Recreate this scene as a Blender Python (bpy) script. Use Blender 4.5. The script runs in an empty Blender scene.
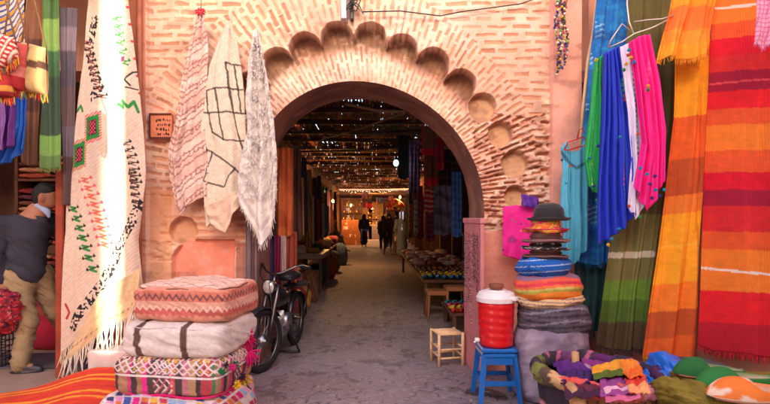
import bpy, math, random
import numpy as np
from mathutils import Vector, Matrix
R = math.radians
random.seed(7); rng = np.random.default_rng(7)
SC = bpy.context.scene; COLL = SC.collection

# ---------------------------------------------------------------- camera, sky, sun, exposure
F, VX, VY, CH = 513.0, 374.0, 218.0, 1.4
cam_d = bpy.data.cameras.new('camera'); cam = bpy.data.objects.new('camera', cam_d); COLL.objects.link(cam)
cam.location = (0, 0, CH); cam.rotation_euler = (R(90), 0, 0)
cam_d.sensor_width = 36; cam_d.lens = 36 * F / 770
cam_d.shift_x = 11 / 770; cam_d.shift_y = 16 / 770
cam_d.clip_start = 0.05; cam_d.clip_end = 900
SC.camera = cam
SUN_EL, SUN_AZ = R(20), 0.0            # sun stands behind the camera and shines along +Y
w = bpy.data.worlds.new('World'); SC.world = w; w.use_nodes = True
nt = w.node_tree; nt.nodes.clear()
sky = nt.nodes.new('ShaderNodeTexSky'); sky.sky_type = 'NISHITA'; sky.sun_disc = False
sky.sun_elevation = SUN_EL; sky.sun_rotation = R(180); sky.dust_density = 3.0; sky.air_density = 0.8; sky.ozone_density = 0.6
mx = nt.nodes.new('ShaderNodeMix'); mx.data_type = 'RGBA'; mx.blend_type = 'MULTIPLY'; mx.inputs[0].default_value = 1
mx.inputs[7].default_value = (1.0, 0.895, 0.85, 1)     # white balance of the picture
bg = nt.nodes.new('ShaderNodeBackground'); bg.inputs[1].default_value = 0.15
out = nt.nodes.new('ShaderNodeOutputWorld')
nt.links.new(sky.outputs[0], mx.inputs[6]); nt.links.new(mx.outputs[2], bg.inputs[0]); nt.links.new(bg.outputs[0], out.inputs[0])
sd = bpy.data.lights.new('sun', 'SUN'); sd.energy = 3.2; sd.angle = R(0.5); sd.color = (1, 0.9, 0.76)
so = bpy.data.objects.new('sun', sd); COLL.objects.link(so)
so.rotation_euler = Vector((0, math.cos(SUN_EL), -math.sin(SUN_EL))).to_track_quat('-Z', 'Y').to_euler()
so.location = (0, -6, 9)
vs = SC.view_settings; vs.view_transform = 'Standard'; vs.look = 'None'; vs.gamma = 1; vs.exposure = 2.55
try: vs.use_curve_mapping = False
except Exception: pass
SC.cycles.max_bounces = 8; SC.cycles.diffuse_bounces = 5

# ---------------------------------------------------------------- helpers
def P(px, py, Y): return Vector(((px - VX) / F * Y, Y, CH + (VY - py) / F * Y))
def lin(c):
    c = np.asarray(c, float) / 255
    return np.where(c <= 0.04045, c / 12.92, ((c + 0.055) / 1.055) ** 2.4)
def S(r, g, b, k=1.0): return lin((r, g, b)) * k
def tag(o, label=None, cat=None, group=None, kind=None):
    if label: o['label'] = label
    if cat: o['category'] = cat
    if group: o['group'] = group
    if kind: o['kind'] = kind
    return o
def empty(name, loc=(0, 0, 0), label=None, cat=None, group=None):
    o = bpy.data.objects.new(name, None); COLL.objects.link(o); o.location = loc; o.empty_display_size = 0.1
    return tag(o, label, cat, group)
def org(o):
    v = Vector((0, 0, 0))
    while o is not None: v += o.location; o = o.parent
    return v
def mk(name, V, Fa, mat, parent=None, col=None, smooth=True, thick=0):
    V = np.asarray(V, float).reshape(-1, 3)
    if parent is not None: o0 = np.array(org(parent)); loc = None
    else:
        lo, hi = V.min(0), V.max(0); o0 = np.array([(lo[0] + hi[0]) / 2, (lo[1] + hi[1]) / 2, lo[2]]); loc = o0
    me = bpy.data.meshes.new(name)
    if isinstance(Fa, np.ndarray):
        n, k = Fa.shape
        me.vertices.add(len(V)); me.vertices.foreach_set('co', (V - o0).astype(np.float32).ravel())
        me.loops.add(n * k); me.loops.foreach_set('vertex_index', Fa.astype(np.int32).ravel())
        me.polygons.add(n); me.polygons.foreach_set('loop_start', np.arange(0, n * k, k, dtype=np.int32))
        me.update(calc_edges=True); me.validate()
    else:
        me.from_pydata([tuple(v) for v in (V - o0)], [], Fa); me.validate()
    me.polygons.foreach_set('use_smooth', [smooth] * len(me.polygons))
    if col is not None and len(me.vertices) == len(V):
        a = me.attributes.new('Col', 'FLOAT_COLOR', 'POINT')
        c = np.ones((len(V), 4), np.float32); c[:, :3] = np.clip(np.asarray(col), 0, 1)
        a.data.foreach_set('color', c.ravel())
    me.materials.append(mat)
    ob = bpy.data.objects.new(name, me); COLL.objects.link(ob)
    if parent is not None: ob.parent = parent
    else: ob.location = loc
    if thick:
        m = ob.modifiers.new('thick', 'SOLIDIFY'); m.thickness = thick; m.offset = 0
    return ob
def copy_tree(o, parent=None):
    c = o.copy(); COLL.objects.link(c); c.parent = parent
    for ch in list(o.children): copy_tree(ch, c)
    return c
# numpy value noise
def _h(i, j, s):
    n = (i * 374761393 + j * 668265263 + s * 1442695041) & 0xffffffff
    n = ((n ^ (n >> 13)) * 1274126177) & 0xffffffff
    return ((n ^ (n >> 16)) & 0xffff) / 65535.0
def vn(x, y, s=0):
    x = np.asarray(x, float); y = np.asarray(y, float)
    i = np.floor(x).astype(np.int64); j = np.floor(y).astype(np.int64); fx = x - i; fy = y - j
    fx = fx * fx * (3 - 2 * fx); fy = fy * fy * (3 - 2 * fy)
    return (_h(i, j, s) * (1 - fx) + _h(i + 1, j, s) * fx) * (1 - fy) + (_h(i, j + 1, s) * (1 - fx) + _h(i + 1, j + 1, s) * fx) * fy
def fbm(x, y, s=0, o=4):
    t = 0; a = 0.5; n = 0
    for k in range(o):
        t = t + a * vn(np.asarray(x) * 2 ** k, np.asarray(y) * 2 ** k, s + k * 17); n += a; a *= 0.5
    return t / n
def sst(a, b, x):
    t = np.clip((x - a) / (b - a), 0, 1); return t * t * (3 - 2 * t)
def mixc(c, d, m): m = np.clip(m, 0, 1)[..., None]; return c * (1 - m) + np.asarray(d) * m
def full(x, c): return np.ones(np.shape(x) + (3,)) * np.asarray(c)
def dseg(x, y, a, b):
    ax, ay = a; bx, by = b; dx, dy = bx - ax, by - ay
    t = np.clip(((x - ax) * dx + (y - ay) * dy) / max(dx * dx + dy * dy, 1e-9), 0, 1)
    return np.hypot(x - ax - t * dx, y - ay - t * dy)
def dpoly(x, y, pts):
    d = np.full(np.shape(x), 1e9)
    for a, b in zip(pts[:-1], pts[1:]): d = np.minimum(d, dseg(x, y, a, b))
    return d
def line(x, y, pts, wd): return sst(wd, wd * 0.5, dpoly(x, y, pts))
def stripes(t, table):
    """table: [(t_end, colour)...] along t"""
    c = full(t, table[-1][1]); prev = -1e9
    for te, cc in reversed(table): c = np.where((t < te)[..., None], np.asarray(cc), c)
    return c
def gridf(nu, nv):
    i = np.arange((nu - 1) * (nv - 1)); r = i // (nu - 1); c = i % (nu - 1); a = r * nu + c
    return np.stack([a, a + 1, a + nu + 1, a + nu], 1)

class MB:
    """collects shapes into one mesh"""
    def __init__(s): s.V = []; s.F = []; s.C = []; s.M = None; s.c = (1, 1, 1)
    def add(s, V, Fc, c=None):
        n = len(s.V)
        for v in V:
            v = Vector(v)
            if s.M is not None: v = s.M @ v
            s.V.append(tuple(v)); s.C.append(tuple(c if c is not None else s.c))
        s.F += [tuple(i + n for i in f) for f in Fc]; return s
    def box(s, c, d, rz=0, rx=0, ry=0, col=None, bev=0):
        m = Matrix.Translation(c) @ Matrix.Rotation(rz, 4, 'Z') @ Matrix.Rotation(ry, 4, 'Y') @ Matrix.Rotation(rx, 4, 'X')
        x, y, z = [k / 2 for k in d]
        if bev <= 0:
            V = [m @ Vector((a * x, b * y, e * z)) for a in (-1, 1) for b in (-1, 1) for e in (-1, 1)]
            Fc = [(0, 1, 3, 2), (4, 6, 7, 5), (0, 4, 5, 1), (2, 3, 7, 6), (0, 2, 6, 4), (1, 5, 7, 3)]
        else:
            V = []; b_ = bev
            ring = [(x - b_, y), (-x + b_, y), (-x, y - b_), (-x, -y + b_), (-x + b_, -y), (x - b_, -y), (x, -y + b_), (x, y - b_)]
            lay = [(-z, b_), (-z + b_, 0), (z - b_, 0), (z, b_)]
            for zz, ins in lay:
                for (p, q) in ring: V.append(m @ Vector((p * (x - ins) / x, q * (y - ins) / y, zz)))
            Fc = [tuple(range(7, -1, -1)), tuple(range(24, 32))]
            for l in range(3):
                for k in range(8): Fc.append((l * 8 + k, l * 8 + (k + 1) % 8, (l + 1) * 8 + (k + 1) % 8, (l + 1) * 8 + k))
        return s.add(V, Fc, col)
    def tube(s, pts, r, n=8, col=None, cap=True, flat=1.0, closed=False):
        pts = [Vector(p) for p in pts]; m = len(pts)
        rs = r if isinstance(r, (list, tuple)) else [r] * m
        V = []; prevn = None
        for i, p in enumerate(pts):
            if closed: t = pts[(i + 1) % m] - pts[i - 1]
            else: t = pts[min(i + 1, m - 1)] - pts[max(i - 1, 0)]
            if t.length < 1e-9: t = Vector((0, 0, 1))
            t.normalize()
            if prevn is None:
                a = Vector((0, 0, 1)) if abs(t.z) < 0.9 else Vector((1, 0, 0)); nn = t.cross(a).normalized()
            else:
                nn = prevn - t * prevn.dot(t)
                nn = nn.normalized() if nn.length > 1e-6 else t.orthogonal().normalized()
            prevn = nn; b = t.cross(nn)
            for k in range(n):
                an = 2 * math.pi * k / n; V.append(p + (nn * math.cos(an) + b * math.sin(an) * flat) * rs[i])
        Fc = []
        for i in range(m if closed else m - 1):
            j = (i + 1) % m
            for k in range(n): Fc.append((i * n + k, i * n + (k + 1) % n, j * n + (k + 1) % n, j * n + k))
        if cap and not closed: Fc += [tuple(range(n - 1, -1, -1)), tuple(range((m - 1) * n, m * n))]
        return s.add(V, Fc, col)
    def lathe(s, prof, c=(0, 0, 0), n=24, col=None, M=None, wob=None):
        V = []; c = Vector(c)
        for (r, z) in prof:
            for k in range(n):
                a = 2 * math.pi * k / n; rr = r * (1 + (wob(a, z) if wob else 0)); v = Vector((rr * math.cos(a), rr * math.sin(a), z))
                if M is not None: v = M @ v
                V.append(v + c)
        Fc = []
        for i in range(len(prof) - 1):
            for k in range(n): Fc.append((i * n + k, i * n + (k + 1) % n, (i + 1) * n + (k + 1) % n, (i + 1) * n + k))
        if prof[0][0] > 1e-4: Fc.append(tuple(range(n - 1, -1, -1)))
        if prof[-1][0] > 1e-4: Fc.append(tuple(range((len(prof) - 1) * n, len(prof) * n)))
        return s.add(V, Fc, col)
    def ball(s, c, r, n=10, col=None):
        r = r if isinstance(r, (list, tuple)) else (r, r, r)
        m = max(4, n // 2 + 1); V = []; Fc = []
        for i in range(m):
            ph = math.pi * i / (m - 1)
            for k in range(n):
                a = 2 * math.pi * k / n
                V.append((c[0] + r[0] * math.sin(ph) * math.cos(a), c[1] + r[1] * math.sin(ph) * math.sin(a), c[2] - r[2] * math.cos(ph)))
        for i in range(m - 1):
            for k in range(n): Fc.append((i * n + k, i * n + (k + 1) % n, (i + 1) * n + (k + 1) % n, (i + 1) * n + k))
        return s.add(V, Fc, col)
    def build(s, name, mat, parent=None, smooth=False, thick=0):
        return mk(name, np.array(s.V), list(s.F), mat, parent, np.array(s.C), smooth, thick)

# ---------------------------------------------------------------- materials
MATS = {}
def mat(name, c=None, rough=0.7, metal=0.0, var=0.15, vscale=8, bump=0.0, bscale=60, weave=0, sheen=0, emit=0, coat=0, trans=0, sub=0, translucent=0):
    """c None: colour from the mesh attribute Col"""
    if name in MATS: return MATS[name]
    m = bpy.data.materials.new(name); m.use_nodes = True; n = m.node_tree.nodes; L = m.node_tree.links
    b = n['Principled BSDF']; b.inputs['Roughness'].default_value = rough; b.inputs['Metallic'].default_value = metal
    if c is None:
        a = n.new('ShaderNodeAttribute'); a.attribute_name = 'Col'; src = a.outputs['Color']
    else:
        a = n.new('ShaderNodeRGB'); a.outputs[0].default_value = (*[float(k) for k in c], 1); src = a.outputs[0]
    tc = n.new('ShaderNodeTexCoord'); co = tc.outputs['Object']
    if var:
        t = n.new('ShaderNodeTexNoise'); t.inputs['Scale'].default_value = vscale; t.inputs['Detail'].default_value = 5
        L.new(co, t.inputs['Vector'])
        mr = n.new('ShaderNodeMapRange'); mr.inputs[1].default_value = 0.25; mr.inputs[2].default_value = 0.75
        mr.inputs[3].default_value = 1 - var; mr.inputs[4].default_value = 1 + var; L.new(t.outputs[0], mr.inputs[0])
        x = n.new('ShaderNodeVectorMath'); x.operation = 'SCALE'; L.new(src, x.inputs[0]); L.new(mr.outputs[0], x.inputs['Scale'])
        src = x.outputs[0]
    L.new(src, b.inputs['Base Color'])
    hgt = None
    if weave:
        wv = n.new('ShaderNodeTexWave'); wv.bands_direction = 'Z'; wv.inputs['Scale'].default_value = weave; wv.inputs['Distortion'].default_value = 1.5; wv.inputs['Detail'].default_value = 2
        w2 = n.new('ShaderNodeTexWave'); w2.bands_direction = 'X'; w2.inputs['Scale'].default_value = weave * 0.9; w2.inputs['Distortion'].default_value = 1.5
        L.new(co, wv.inputs['Vector']); L.new(co, w2.inputs['Vector'])
        ad = n.new('ShaderNodeMath'); ad.operation = 'ADD'; L.new(wv.outputs[1], ad.inputs[0]); L.new(w2.outputs[1], ad.inputs[1]); hgt = ad.outputs[0]
    if bump:
        t2 = n.new('ShaderNodeTexNoise'); t2.inputs['Scale'].default_value = bscale; t2.inputs['Detail'].default_value = 4; L.new(co, t2.inputs['Vector'])
        if hgt is not None:
            ad2 = n.new('ShaderNodeMath'); ad2.operation = 'ADD'; L.new(hgt, ad2.inputs[0]); L.new(t2.outputs[0], ad2.inputs[1]); hgt = ad2.outputs[0]
        else: hgt = t2.outputs[0]
    if hgt is not None:
        bp = n.new('ShaderNodeBump'); bp.inputs['Strength'].default_value = max(bump, 0.25); bp.inputs['Distance'].default_value = 0.004
        L.new(hgt, bp.inputs['Height']); L.new(bp.outputs[0], b.inputs['Normal'])
    if sheen: b.inputs['Sheen Weight'].default_value = sheen
    if coat: b.inputs['Coat Weight'].default_value = coat
    if emit:
        L.new(src, b.inputs['Emission Color']); b.inputs['Emission Strength'].default_value = emit
    if trans: b.inputs['Transmission Weight'].default_value = trans
    if sub: b.inputs['Subsurface Weight'].default_value = sub
    if translucent:
        tb = n.new('ShaderNodeBsdfTranslucent'); L.new(src, tb.inputs[0]); ms = n.new('ShaderNodeMixShader'); ms.inputs[0].default_value = translucent
        L.new(b.outputs[0], ms.inputs[1]); L.new(tb.outputs[0], ms.inputs[2]); L.new(ms.outputs[0], n['Material Output'].inputs[0])
    MATS[name] = m; return m
CLOTH = mat('woven_cloth', None, 0.9, var=0.10, vscale=14, bump=0.35, bscale=180, weave=60)
WOOL = mat('wool_cloth', None, 0.95, var=0.12, vscale=30, bump=0.4, bscale=160, weave=110)
SILK = mat('soft_cloth', None, 0.7, var=0.06, vscale=9, bump=0.15, bscale=90)
PAINT = mat('vertex_paint', None, 0.6, var=0.12, vscale=12, bump=0.2, bscale=60)
PLASTER = mat('old_plaster', None, 0.92, var=0.14, vscale=5, bump=0.7, bscale=45)
WOOD = mat('dark_wood', S(96, 58, 40), 0.7, var=0.3, vscale=12, bump=0.5, bscale=40)
WOODL = mat('pale_wood', S(196, 152, 104), 0.7, var=0.2, vscale=14, bump=0.4, bscale=50)
METAL = mat('dark_metal', S(60, 58, 60), 0.45, metal=0.7, var=0.2)
STEEL = mat('dull_steel', S(165, 165, 168), 0.35, metal=0.9, var=0.15)
WIRE = mat('wire_metal', S(190, 185, 180), 0.4, metal=0.6, var=0.1)
SKIN = mat('skin', S(168, 112, 84), 0.6, var=0.1, bump=0.1)
HAIR = mat('black_hair', S(24, 20, 20), 0.7, var=0.2, bump=0.8, bscale=200)

# ---------------------------------------------------------------- ground: one sheet, finer in front of the arch
def make_ground():
    xs = np.concatenate([[-300, -80, -20, -8, -5, -4], np.arange(-3.2, -1.4, .05), np.arange(-1.4, 1.7, .013), np.arange(1.7, 3.2, .06), [4, 5, 8, 20, 80, 300]])
    ys = np.concatenate([[-300, -60, -15, -6, -2, 0, 2, 3], np.arange(3.5, 6.0, .015), np.arange(6.0, 12, .06), np.arange(12, 40, .5), [45, 60, 120, 300, 600]])
    X, Y = np.meshgrid(xs, ys)
    near = (np.abs(X) < 3.4) & (Y > 3) & (Y < 13)
    a = 0.235                                        # interlocking pavers
    wx = X + 0.018 * np.sin(Y * 52) ; wy = Y + 0.018 * np.sin(X * 48 + 1)
    q = wx / (a * 0.87); best = np.full(X.shape, 9.); sec = np.full(X.shape, 9.)
    r0 = np.round(q)
    for dr in (-1, 0, 1):
        c = r0 + dr; off = (np.mod(c, 2)) * 0.5; k0 = np.round(wy / a - off)
        for dk in (-1, 0, 1):
            d = np.hypot(wx - c * a * 0.87, wy - (k0 + dk + off) * a)
            sec = np.where(d < best, best, np.minimum(sec, d)); best = np.minimum(best, d)
    joint = sst(0.016, 0.004, sec - best)
    worn = sst(0.60, 0.72, fbm(X * 1.3, Y * 1.1, 5)) * 0.10
    pA = np.exp(-(((X + 0.40) / 0.38) ** 4 + ((Y - 3.95) / 0.24) ** 4))
    pB = np.exp(-(((X - 0.85) / 0.5) ** 4 + ((Y - 4.15) / 0.42) ** 4))
    jm = joint * np.clip(worn + pA + pB, 0, 1) * near
    n1 = fbm(X * 1.2, Y * 0.8, 2); n2 = fbm(X * 9, Y * 9, 3); n3 = fbm(X * 45, Y * 45, 8, 2)
    Z = 0.010 * (n1 - .5) + 0.0015 * (n2 - .5) + .0012 * (n3 - .5) - 0.011 * jm
    Z = np.where(near | (Y < 40) & (Y > 3), Z, 0)
    c = full(X, S(150, 134, 136))
    c = mixc(c, S(132, 118, 124), sst(.35, .7, n1)); c = mixc(c, S(162, 142, 136), sst(.55, .8, n2) * 0.35)
    c = c * (0.86 + 0.28 * n3)[..., None]
    c = mixc(c, S(150, 118, 112), sst(0.45, 0.7, fbm(X * 2.5, Y * 2.5, 41)) * 0.35 * near)
    c = mixc(c, S(52, 42, 42), jm * 0.85)
    wet = sst(0.52, 0.6, fbm(X * 5 + 3, Y * 4, 12) * 0.55 + 0.45 * np.exp(-(((X - 0.86) / 0.22) ** 2 + ((Y - 4.08) / 0.17) ** 2)))
    c = mixc(c, S(50, 36, 32), wet * 0.8 * (np.abs(X - .85) < .5))
    st = sst(0.66, 0.72, fbm(X * 6, Y * 5, 77)) * near
    c = mixc(c, S(74, 62, 64), st * 0.5)
    spk = sst(.80, .86, vn(X * 38, Y * 38, 91)) * near; c = mixc(c, S(196, 176, 160), spk * .35); c = mixc(c, S(60, 50, 54), sst(.82, .88, vn(X * 30 + 7, Y * 30, 95)) * near * .5)
    # swept path edges, dust
    c = mixc(c, S(172, 140, 122), sst(-1.5, -2.2, X) * (Y < 6) * 0.75)
    V = np.stack([X, Y, Z], -1).reshape(-1, 3)
    o = mk('ground', V, gridf(len(xs), len(ys)), mat('paving', None, 0.75, var=0.08, vscale=7, bump=0.35, bscale=160), None, c.reshape(-1, 3))
    tag(o, kind='structure')
make_ground()

# ---------------------------------------------------------------- gate wall (facade with the lobed arch)
YW, DW = 4.7, 0.72
CX, CY = 372.0, 200.0
TH = np.array([-10, 0, 24.7, 47.6, 73, 98, 125, 139.7, 165, 180, 190.])
RI = np.array([112, 112, 107.8, 108.6, 113.5, 119.5, 125.7, 128.4, 123, 118, 118.])
def ri_of(th):
    # smooth interpolation of the arch curve
    c = np.polyfit(np.radians(TH), RI, 6); return np.polyval(c, th)
LOBES = [(198, 152, 15, .10), (222, 120, 15, .11), (248, 88, 15.5, .12), (277, 63, 15.5, .13), (305, 48, 16, .13), (337, 37.5, 16, .13), (370, 38, 16, .13), (402, 49.5, 15.5, .13), (433, 63.5, 16, .12), (461, 84, 15, .10)]
BOWLS = [(482.5, 107.5, 14, .10), (501, 134, 12.5, .10), (515, 164, 13.5, .10), (516, 197, 11, .09), (183, 231, 14, .09)]
def facade():
    st = 0.66
    px = np.arange(116, 579, st); py = np.arange(-95, 373, st)
    X, Y = np.meshgrid(px, py); nu, nv = len(px), len(py)
    dx, dy = X - CX, CY - Y; r = np.hypot(dx, dy); th = np.arctan2(dy, dx); thc = np.where(th < -1.5, math.pi, np.clip(th, -0.1, math.pi + 0.1))
    ri = ri_of(thc)
    sd = np.where(Y < CY, r - ri, -np.minimum(X - (CX - 118), CX + 112 - X))
    # snap a ring of vertices on the edge of the opening
    snap = (sd < 0) & (sd > -st * 1.5)
    k = np.where(snap & (Y < CY), ri / np.maximum(r, 1), 1); X2 = CX + dx * k; Y2 = CY - dy * k
    lowsnap = snap & (Y >= CY); X2 = np.where(lowsnap, np.where(X < CX, CX - 118, CX + 112), X2)
    n1 = fbm(X / 40, Y / 40, 1); n2 = fbm(X / 9, Y / 9, 4); n3 = fbm(X / 3, Y / 3, 6, 3); n4 = fbm(X / 90, Y / 90, 9)
    # --- brick slits
    def cell(u, v, lu, lv, du, dv, seed):
        v = v + (fbm(X / 14, Y / 14, seed + 3) - .5) * lv * 0.22
        row = np.floor(v / lv); uu = u / lu + 0.5 * np.mod(row, 2) + 0.3 * _h(row.astype(np.int64), row.astype(np.int64) * 0, seed)
        cu = np.floor(uu); fu = (uu - cu - .5) * lu; fv = (v / lv - row - .5) * lv
        hid = _h(cu.astype(np.int64), row.astype(np.int64), seed)
        w_ = (n2 - .5) * 1.3 + (n3 - .5) * 1.0
        m = sst(0.45, -0.35, np.maximum(np.abs(fu) - du * (0.6 + 0.5 * hid), np.abs(fv) - dv * (0.5 + 0.55 * _h(cu.astype(np.int64), row.astype(np.int64), seed + 5))) + w_)
        return m, hid
    rw = r + (n2 - .5) * 2
    mr, hr = cell(rw, thc * 150 + (n1 - .5) * 2, 20, 5.3, 8.9, 1.4, 11)
    mh, hh = cell(X, Y + (n1 - .5) * 3, 25, 7.9, 10.9, 2.1, 23)
    rlim = np.interp(thc, [0.3, 0.9, 1.3, 1.8, 2.4], [172, 180, 205, 225, 240])
    radial = sst(0.5, 0, (r - (rlim + 14 * (n1 - .5))) / 4) * (Y < 215)
    rad2 = radial
    m = mh * (1 - rad2) + mr * rad2; hid = np.where(rad2 > .5, hr, hh)
    rough = sst(0.35, 0.6, fbm(X / 16, Y / 16, 31) * 0.5 + 0.42 * ((X > 474) & (Y > 112 + (n1 - .5) * 20) & (Y < 234) & (X < 552)))
    left_low = (X < 262) & (Y > 195)
    m = np.where(left_low & (X > 190) & (Y > 214) & (Y < 247), sst(0.3, 0.6, 0.5 + 0.5 * np.sin(Y * 0.95 + n2 * 3)) * 0.9, m)
    m = np.where(left_low & ((X < 168) | (Y > 247)), m * sst(.35, .6, n2) * (Y < 245), m)
    # smooth zones
    plaster_r = sst(230 + (n1 - .5) * 8, 233 + (n1 - .5) * 8, Y) * (X > 478)
    pil_r = (X > 549.5)
    pil_l = X < 148
    fade = sst(0.25, 0.5, fbm(X / 22, Y / 22, 51)) * 0.5 + 0.5
    m = m * fade * (1 - plaster_r) * (~pil_r) * (~pil_l)
    dep = m * (0.008 + 0.014 * hid * rough + 0.016 * rough)
    dep = dep + (n2 - .5) * 0.008 + (n3 - .5) * 0.004 + rough * (fbm(X / 8, Y / 5, 61) - .45) * 0.055 * (1 - plaster_r) * (~pil_r) * (~pil_l)
    # --- polylobed ring
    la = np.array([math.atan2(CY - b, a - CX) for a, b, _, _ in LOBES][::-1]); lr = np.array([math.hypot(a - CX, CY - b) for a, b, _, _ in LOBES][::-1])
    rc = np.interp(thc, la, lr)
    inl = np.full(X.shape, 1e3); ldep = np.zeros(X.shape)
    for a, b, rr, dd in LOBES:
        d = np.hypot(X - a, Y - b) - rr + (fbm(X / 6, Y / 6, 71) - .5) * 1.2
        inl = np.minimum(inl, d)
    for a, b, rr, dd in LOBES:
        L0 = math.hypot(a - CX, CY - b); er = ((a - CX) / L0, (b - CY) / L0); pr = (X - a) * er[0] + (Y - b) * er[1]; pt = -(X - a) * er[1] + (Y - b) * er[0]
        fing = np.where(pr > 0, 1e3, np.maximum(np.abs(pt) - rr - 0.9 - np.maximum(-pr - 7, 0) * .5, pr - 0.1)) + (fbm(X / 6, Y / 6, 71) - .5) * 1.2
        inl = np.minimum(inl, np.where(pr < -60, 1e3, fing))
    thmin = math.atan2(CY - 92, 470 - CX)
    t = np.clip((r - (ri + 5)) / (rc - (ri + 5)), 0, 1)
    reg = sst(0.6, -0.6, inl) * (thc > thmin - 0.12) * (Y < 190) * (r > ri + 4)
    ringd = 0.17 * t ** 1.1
    dep = dep * (1 - reg * t * 0.35) + reg * ringd
    bow = np.zeros(X.shape)
    for a, b, rr, dd in BOWLS:
        d = np.hypot(X - a, (Y - b) * 0.95) + (n2 - .5) * 1.5
        k_ = sst(rr + 0.5, rr - 1.2, d); bow = np.maximum(bow, k_)
        dep = dep * (1 - k_) + k_ * (dd * (0.65 + 0.35 * np.clip((b + rr - Y) / (2 * rr), 0, 1)))
    # blind arch panel low on the left
    bx = np.maximum(np.abs(X - 203) - 31, 240 + np.where(X < 190, (190 - X) ** 2 * 0.05, 0) - Y)
    pan = sst(1, -1, bx) * (Y < 400)
    dep = dep * (1 - pan) + pan * (0.06 + (n2 - .5) * .006)
    # right and left pilasters stand proud
    dep = dep - 0.07 * sst(549, 550.5, X) - 0.05 * sst(150, 148.5, X)
    low = (X > 140) & (X < 240) & (Y > 240) & (Y < 262)
    dep = dep + low * (fbm(X / 10, Y / 6, 91) - .4) * 0.05 * (1 - pan)
    # --- colours (pigments, with some shade painted into the lobe tops)
    c = full(X, S(226, 196, 168))
    c = mixc(c, S(216, 174, 150), sst(.35, .65, n1)); c = mixc(c, S(236, 212, 194), sst(.45, .7, n4) * .5)
    c = mixc(c, S(214, 150, 120), sst(.58, .8, n2) * .5)
    bc = np.where((hid > .5)[..., None], S(206, 138, 102), S(190, 118, 82)); bc = np.where((hid > .8)[..., None], S(160, 94, 66), bc)
    c = mixc(c, bc, m * 0.78)
    c = mixc(c, S(176, 108, 80), rough * sst(.45, .6, fbm(X / 9, Y / 4, 33)) * 0.6 * (1 - plaster_r))
    c = mixc(c, S(122, 84, 58), reg * sst(.5, .95, t) * sst(.15, .6, n2 + .25 * n1) * 0.85)  # dirty brown plaster plus painted shade, growing towards the lobe tops
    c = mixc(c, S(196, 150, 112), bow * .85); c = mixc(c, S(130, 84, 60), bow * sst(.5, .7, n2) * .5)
    c = mixc(c, S(228, 150, 130), plaster_r * 0.9); c = mixc(c, S(210, 120, 96), plaster_r * sst(.55, .75, n1) * .5)
    c = mixc(c, S(230, 160, 140), pil_r * 0.85); c = mixc(c, S(216, 128, 88), pil_l * 0.8)
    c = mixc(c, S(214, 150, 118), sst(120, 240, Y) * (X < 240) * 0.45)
    c = mixc(c, S(232, 138, 112), pan * .9); c = mixc(c, S(240, 170, 150), pan * sst(.5, .7, n2) * .6)
    c = mixc(c, S(206, 132, 76), (X > 150) * (X < 172) * (Y > 190) * .5)
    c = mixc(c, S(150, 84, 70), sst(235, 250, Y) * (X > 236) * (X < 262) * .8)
    c = mixc(c, S(120, 72, 56), sst(.6, .75, fbm(X / 30, Y / 12, 15)) * .35 * (1 - plaster_r))
    # soot-free scratches
    c = c * (0.93 + 0.14 * n3)[..., None]
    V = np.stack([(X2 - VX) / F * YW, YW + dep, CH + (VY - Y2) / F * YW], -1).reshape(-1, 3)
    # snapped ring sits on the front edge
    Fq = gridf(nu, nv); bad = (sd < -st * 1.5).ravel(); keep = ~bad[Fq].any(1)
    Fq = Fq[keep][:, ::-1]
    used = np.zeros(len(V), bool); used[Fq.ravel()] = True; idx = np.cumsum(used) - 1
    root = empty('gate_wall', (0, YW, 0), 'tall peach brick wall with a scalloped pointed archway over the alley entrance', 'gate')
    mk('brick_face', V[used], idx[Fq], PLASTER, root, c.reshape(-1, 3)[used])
    # soffit and jambs
    pts = [(CX + 112, 380 - 4 * i) for i in range(0, 45)]
    for a in np.linspace(0, 180, 121): rr = float(ri_of(np.radians(a))); pts.append((CX + rr * math.cos(R(a)), CY - rr * math.sin(R(a))))
    pts += [(CX - 118, 204 + 4 * i) for i in range(0, 44)]
    n = 26; pa = np.array(pts); m_ = len(pa)
    vv = np.linspace(0, 1, n); A, B = np.meshgrid(np.arange(m_), vv)
    xx = (pa[:, 0][A] - VX) / F * YW; zz = CH + (VY - pa[:, 1][A]) / F * YW; yy = YW - 0.004 + B * (DW + .004)
    nn = fbm(A / 6, B * 6, 3); ang = np.arctan2(zz - 1.5, xx)
    off = (nn - .5) * 0.02 * (B > 0)
    V = np.stack([xx + np.cos(ang) * off, yy, np.maximum(zz + np.sin(ang) * off, -0.05)], -1).reshape(-1, 3)
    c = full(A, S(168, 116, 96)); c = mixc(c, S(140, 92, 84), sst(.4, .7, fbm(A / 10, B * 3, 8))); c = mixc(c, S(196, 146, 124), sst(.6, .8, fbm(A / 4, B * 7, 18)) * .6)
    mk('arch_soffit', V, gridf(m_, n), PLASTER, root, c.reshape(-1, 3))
    # the mass of the wall behind and above
    b = MB()
    def X_(p): return (p - VX) / F * YW
    b.box(((X_(116) + X_(252)) / 2, YW + .50, 2.5), (X_(252) - X_(116), .42, 5.3))
    b.box(((X_(487) + X_(579)) / 2, YW + .50, 2.5), (X_(579) - X_(487), .42, 5.3))
    b.box((X_(350), YW + .50, 3.99), (X_(579) - X_(116) + 2.0, .418, 2.32))
    b.box((X_(350), YW + .21, 4.66), (X_(579) - X_(116) + 2.0, .36, 1.0))
    for o_ in (mk('wall_core', np.array(b.V), b.F, mat('pink_wall', S(214, 158, 132), .9, var=.2, vscale=2, bump=.4, bscale=20), root, None, False),): pass
    return root
facade()
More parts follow.
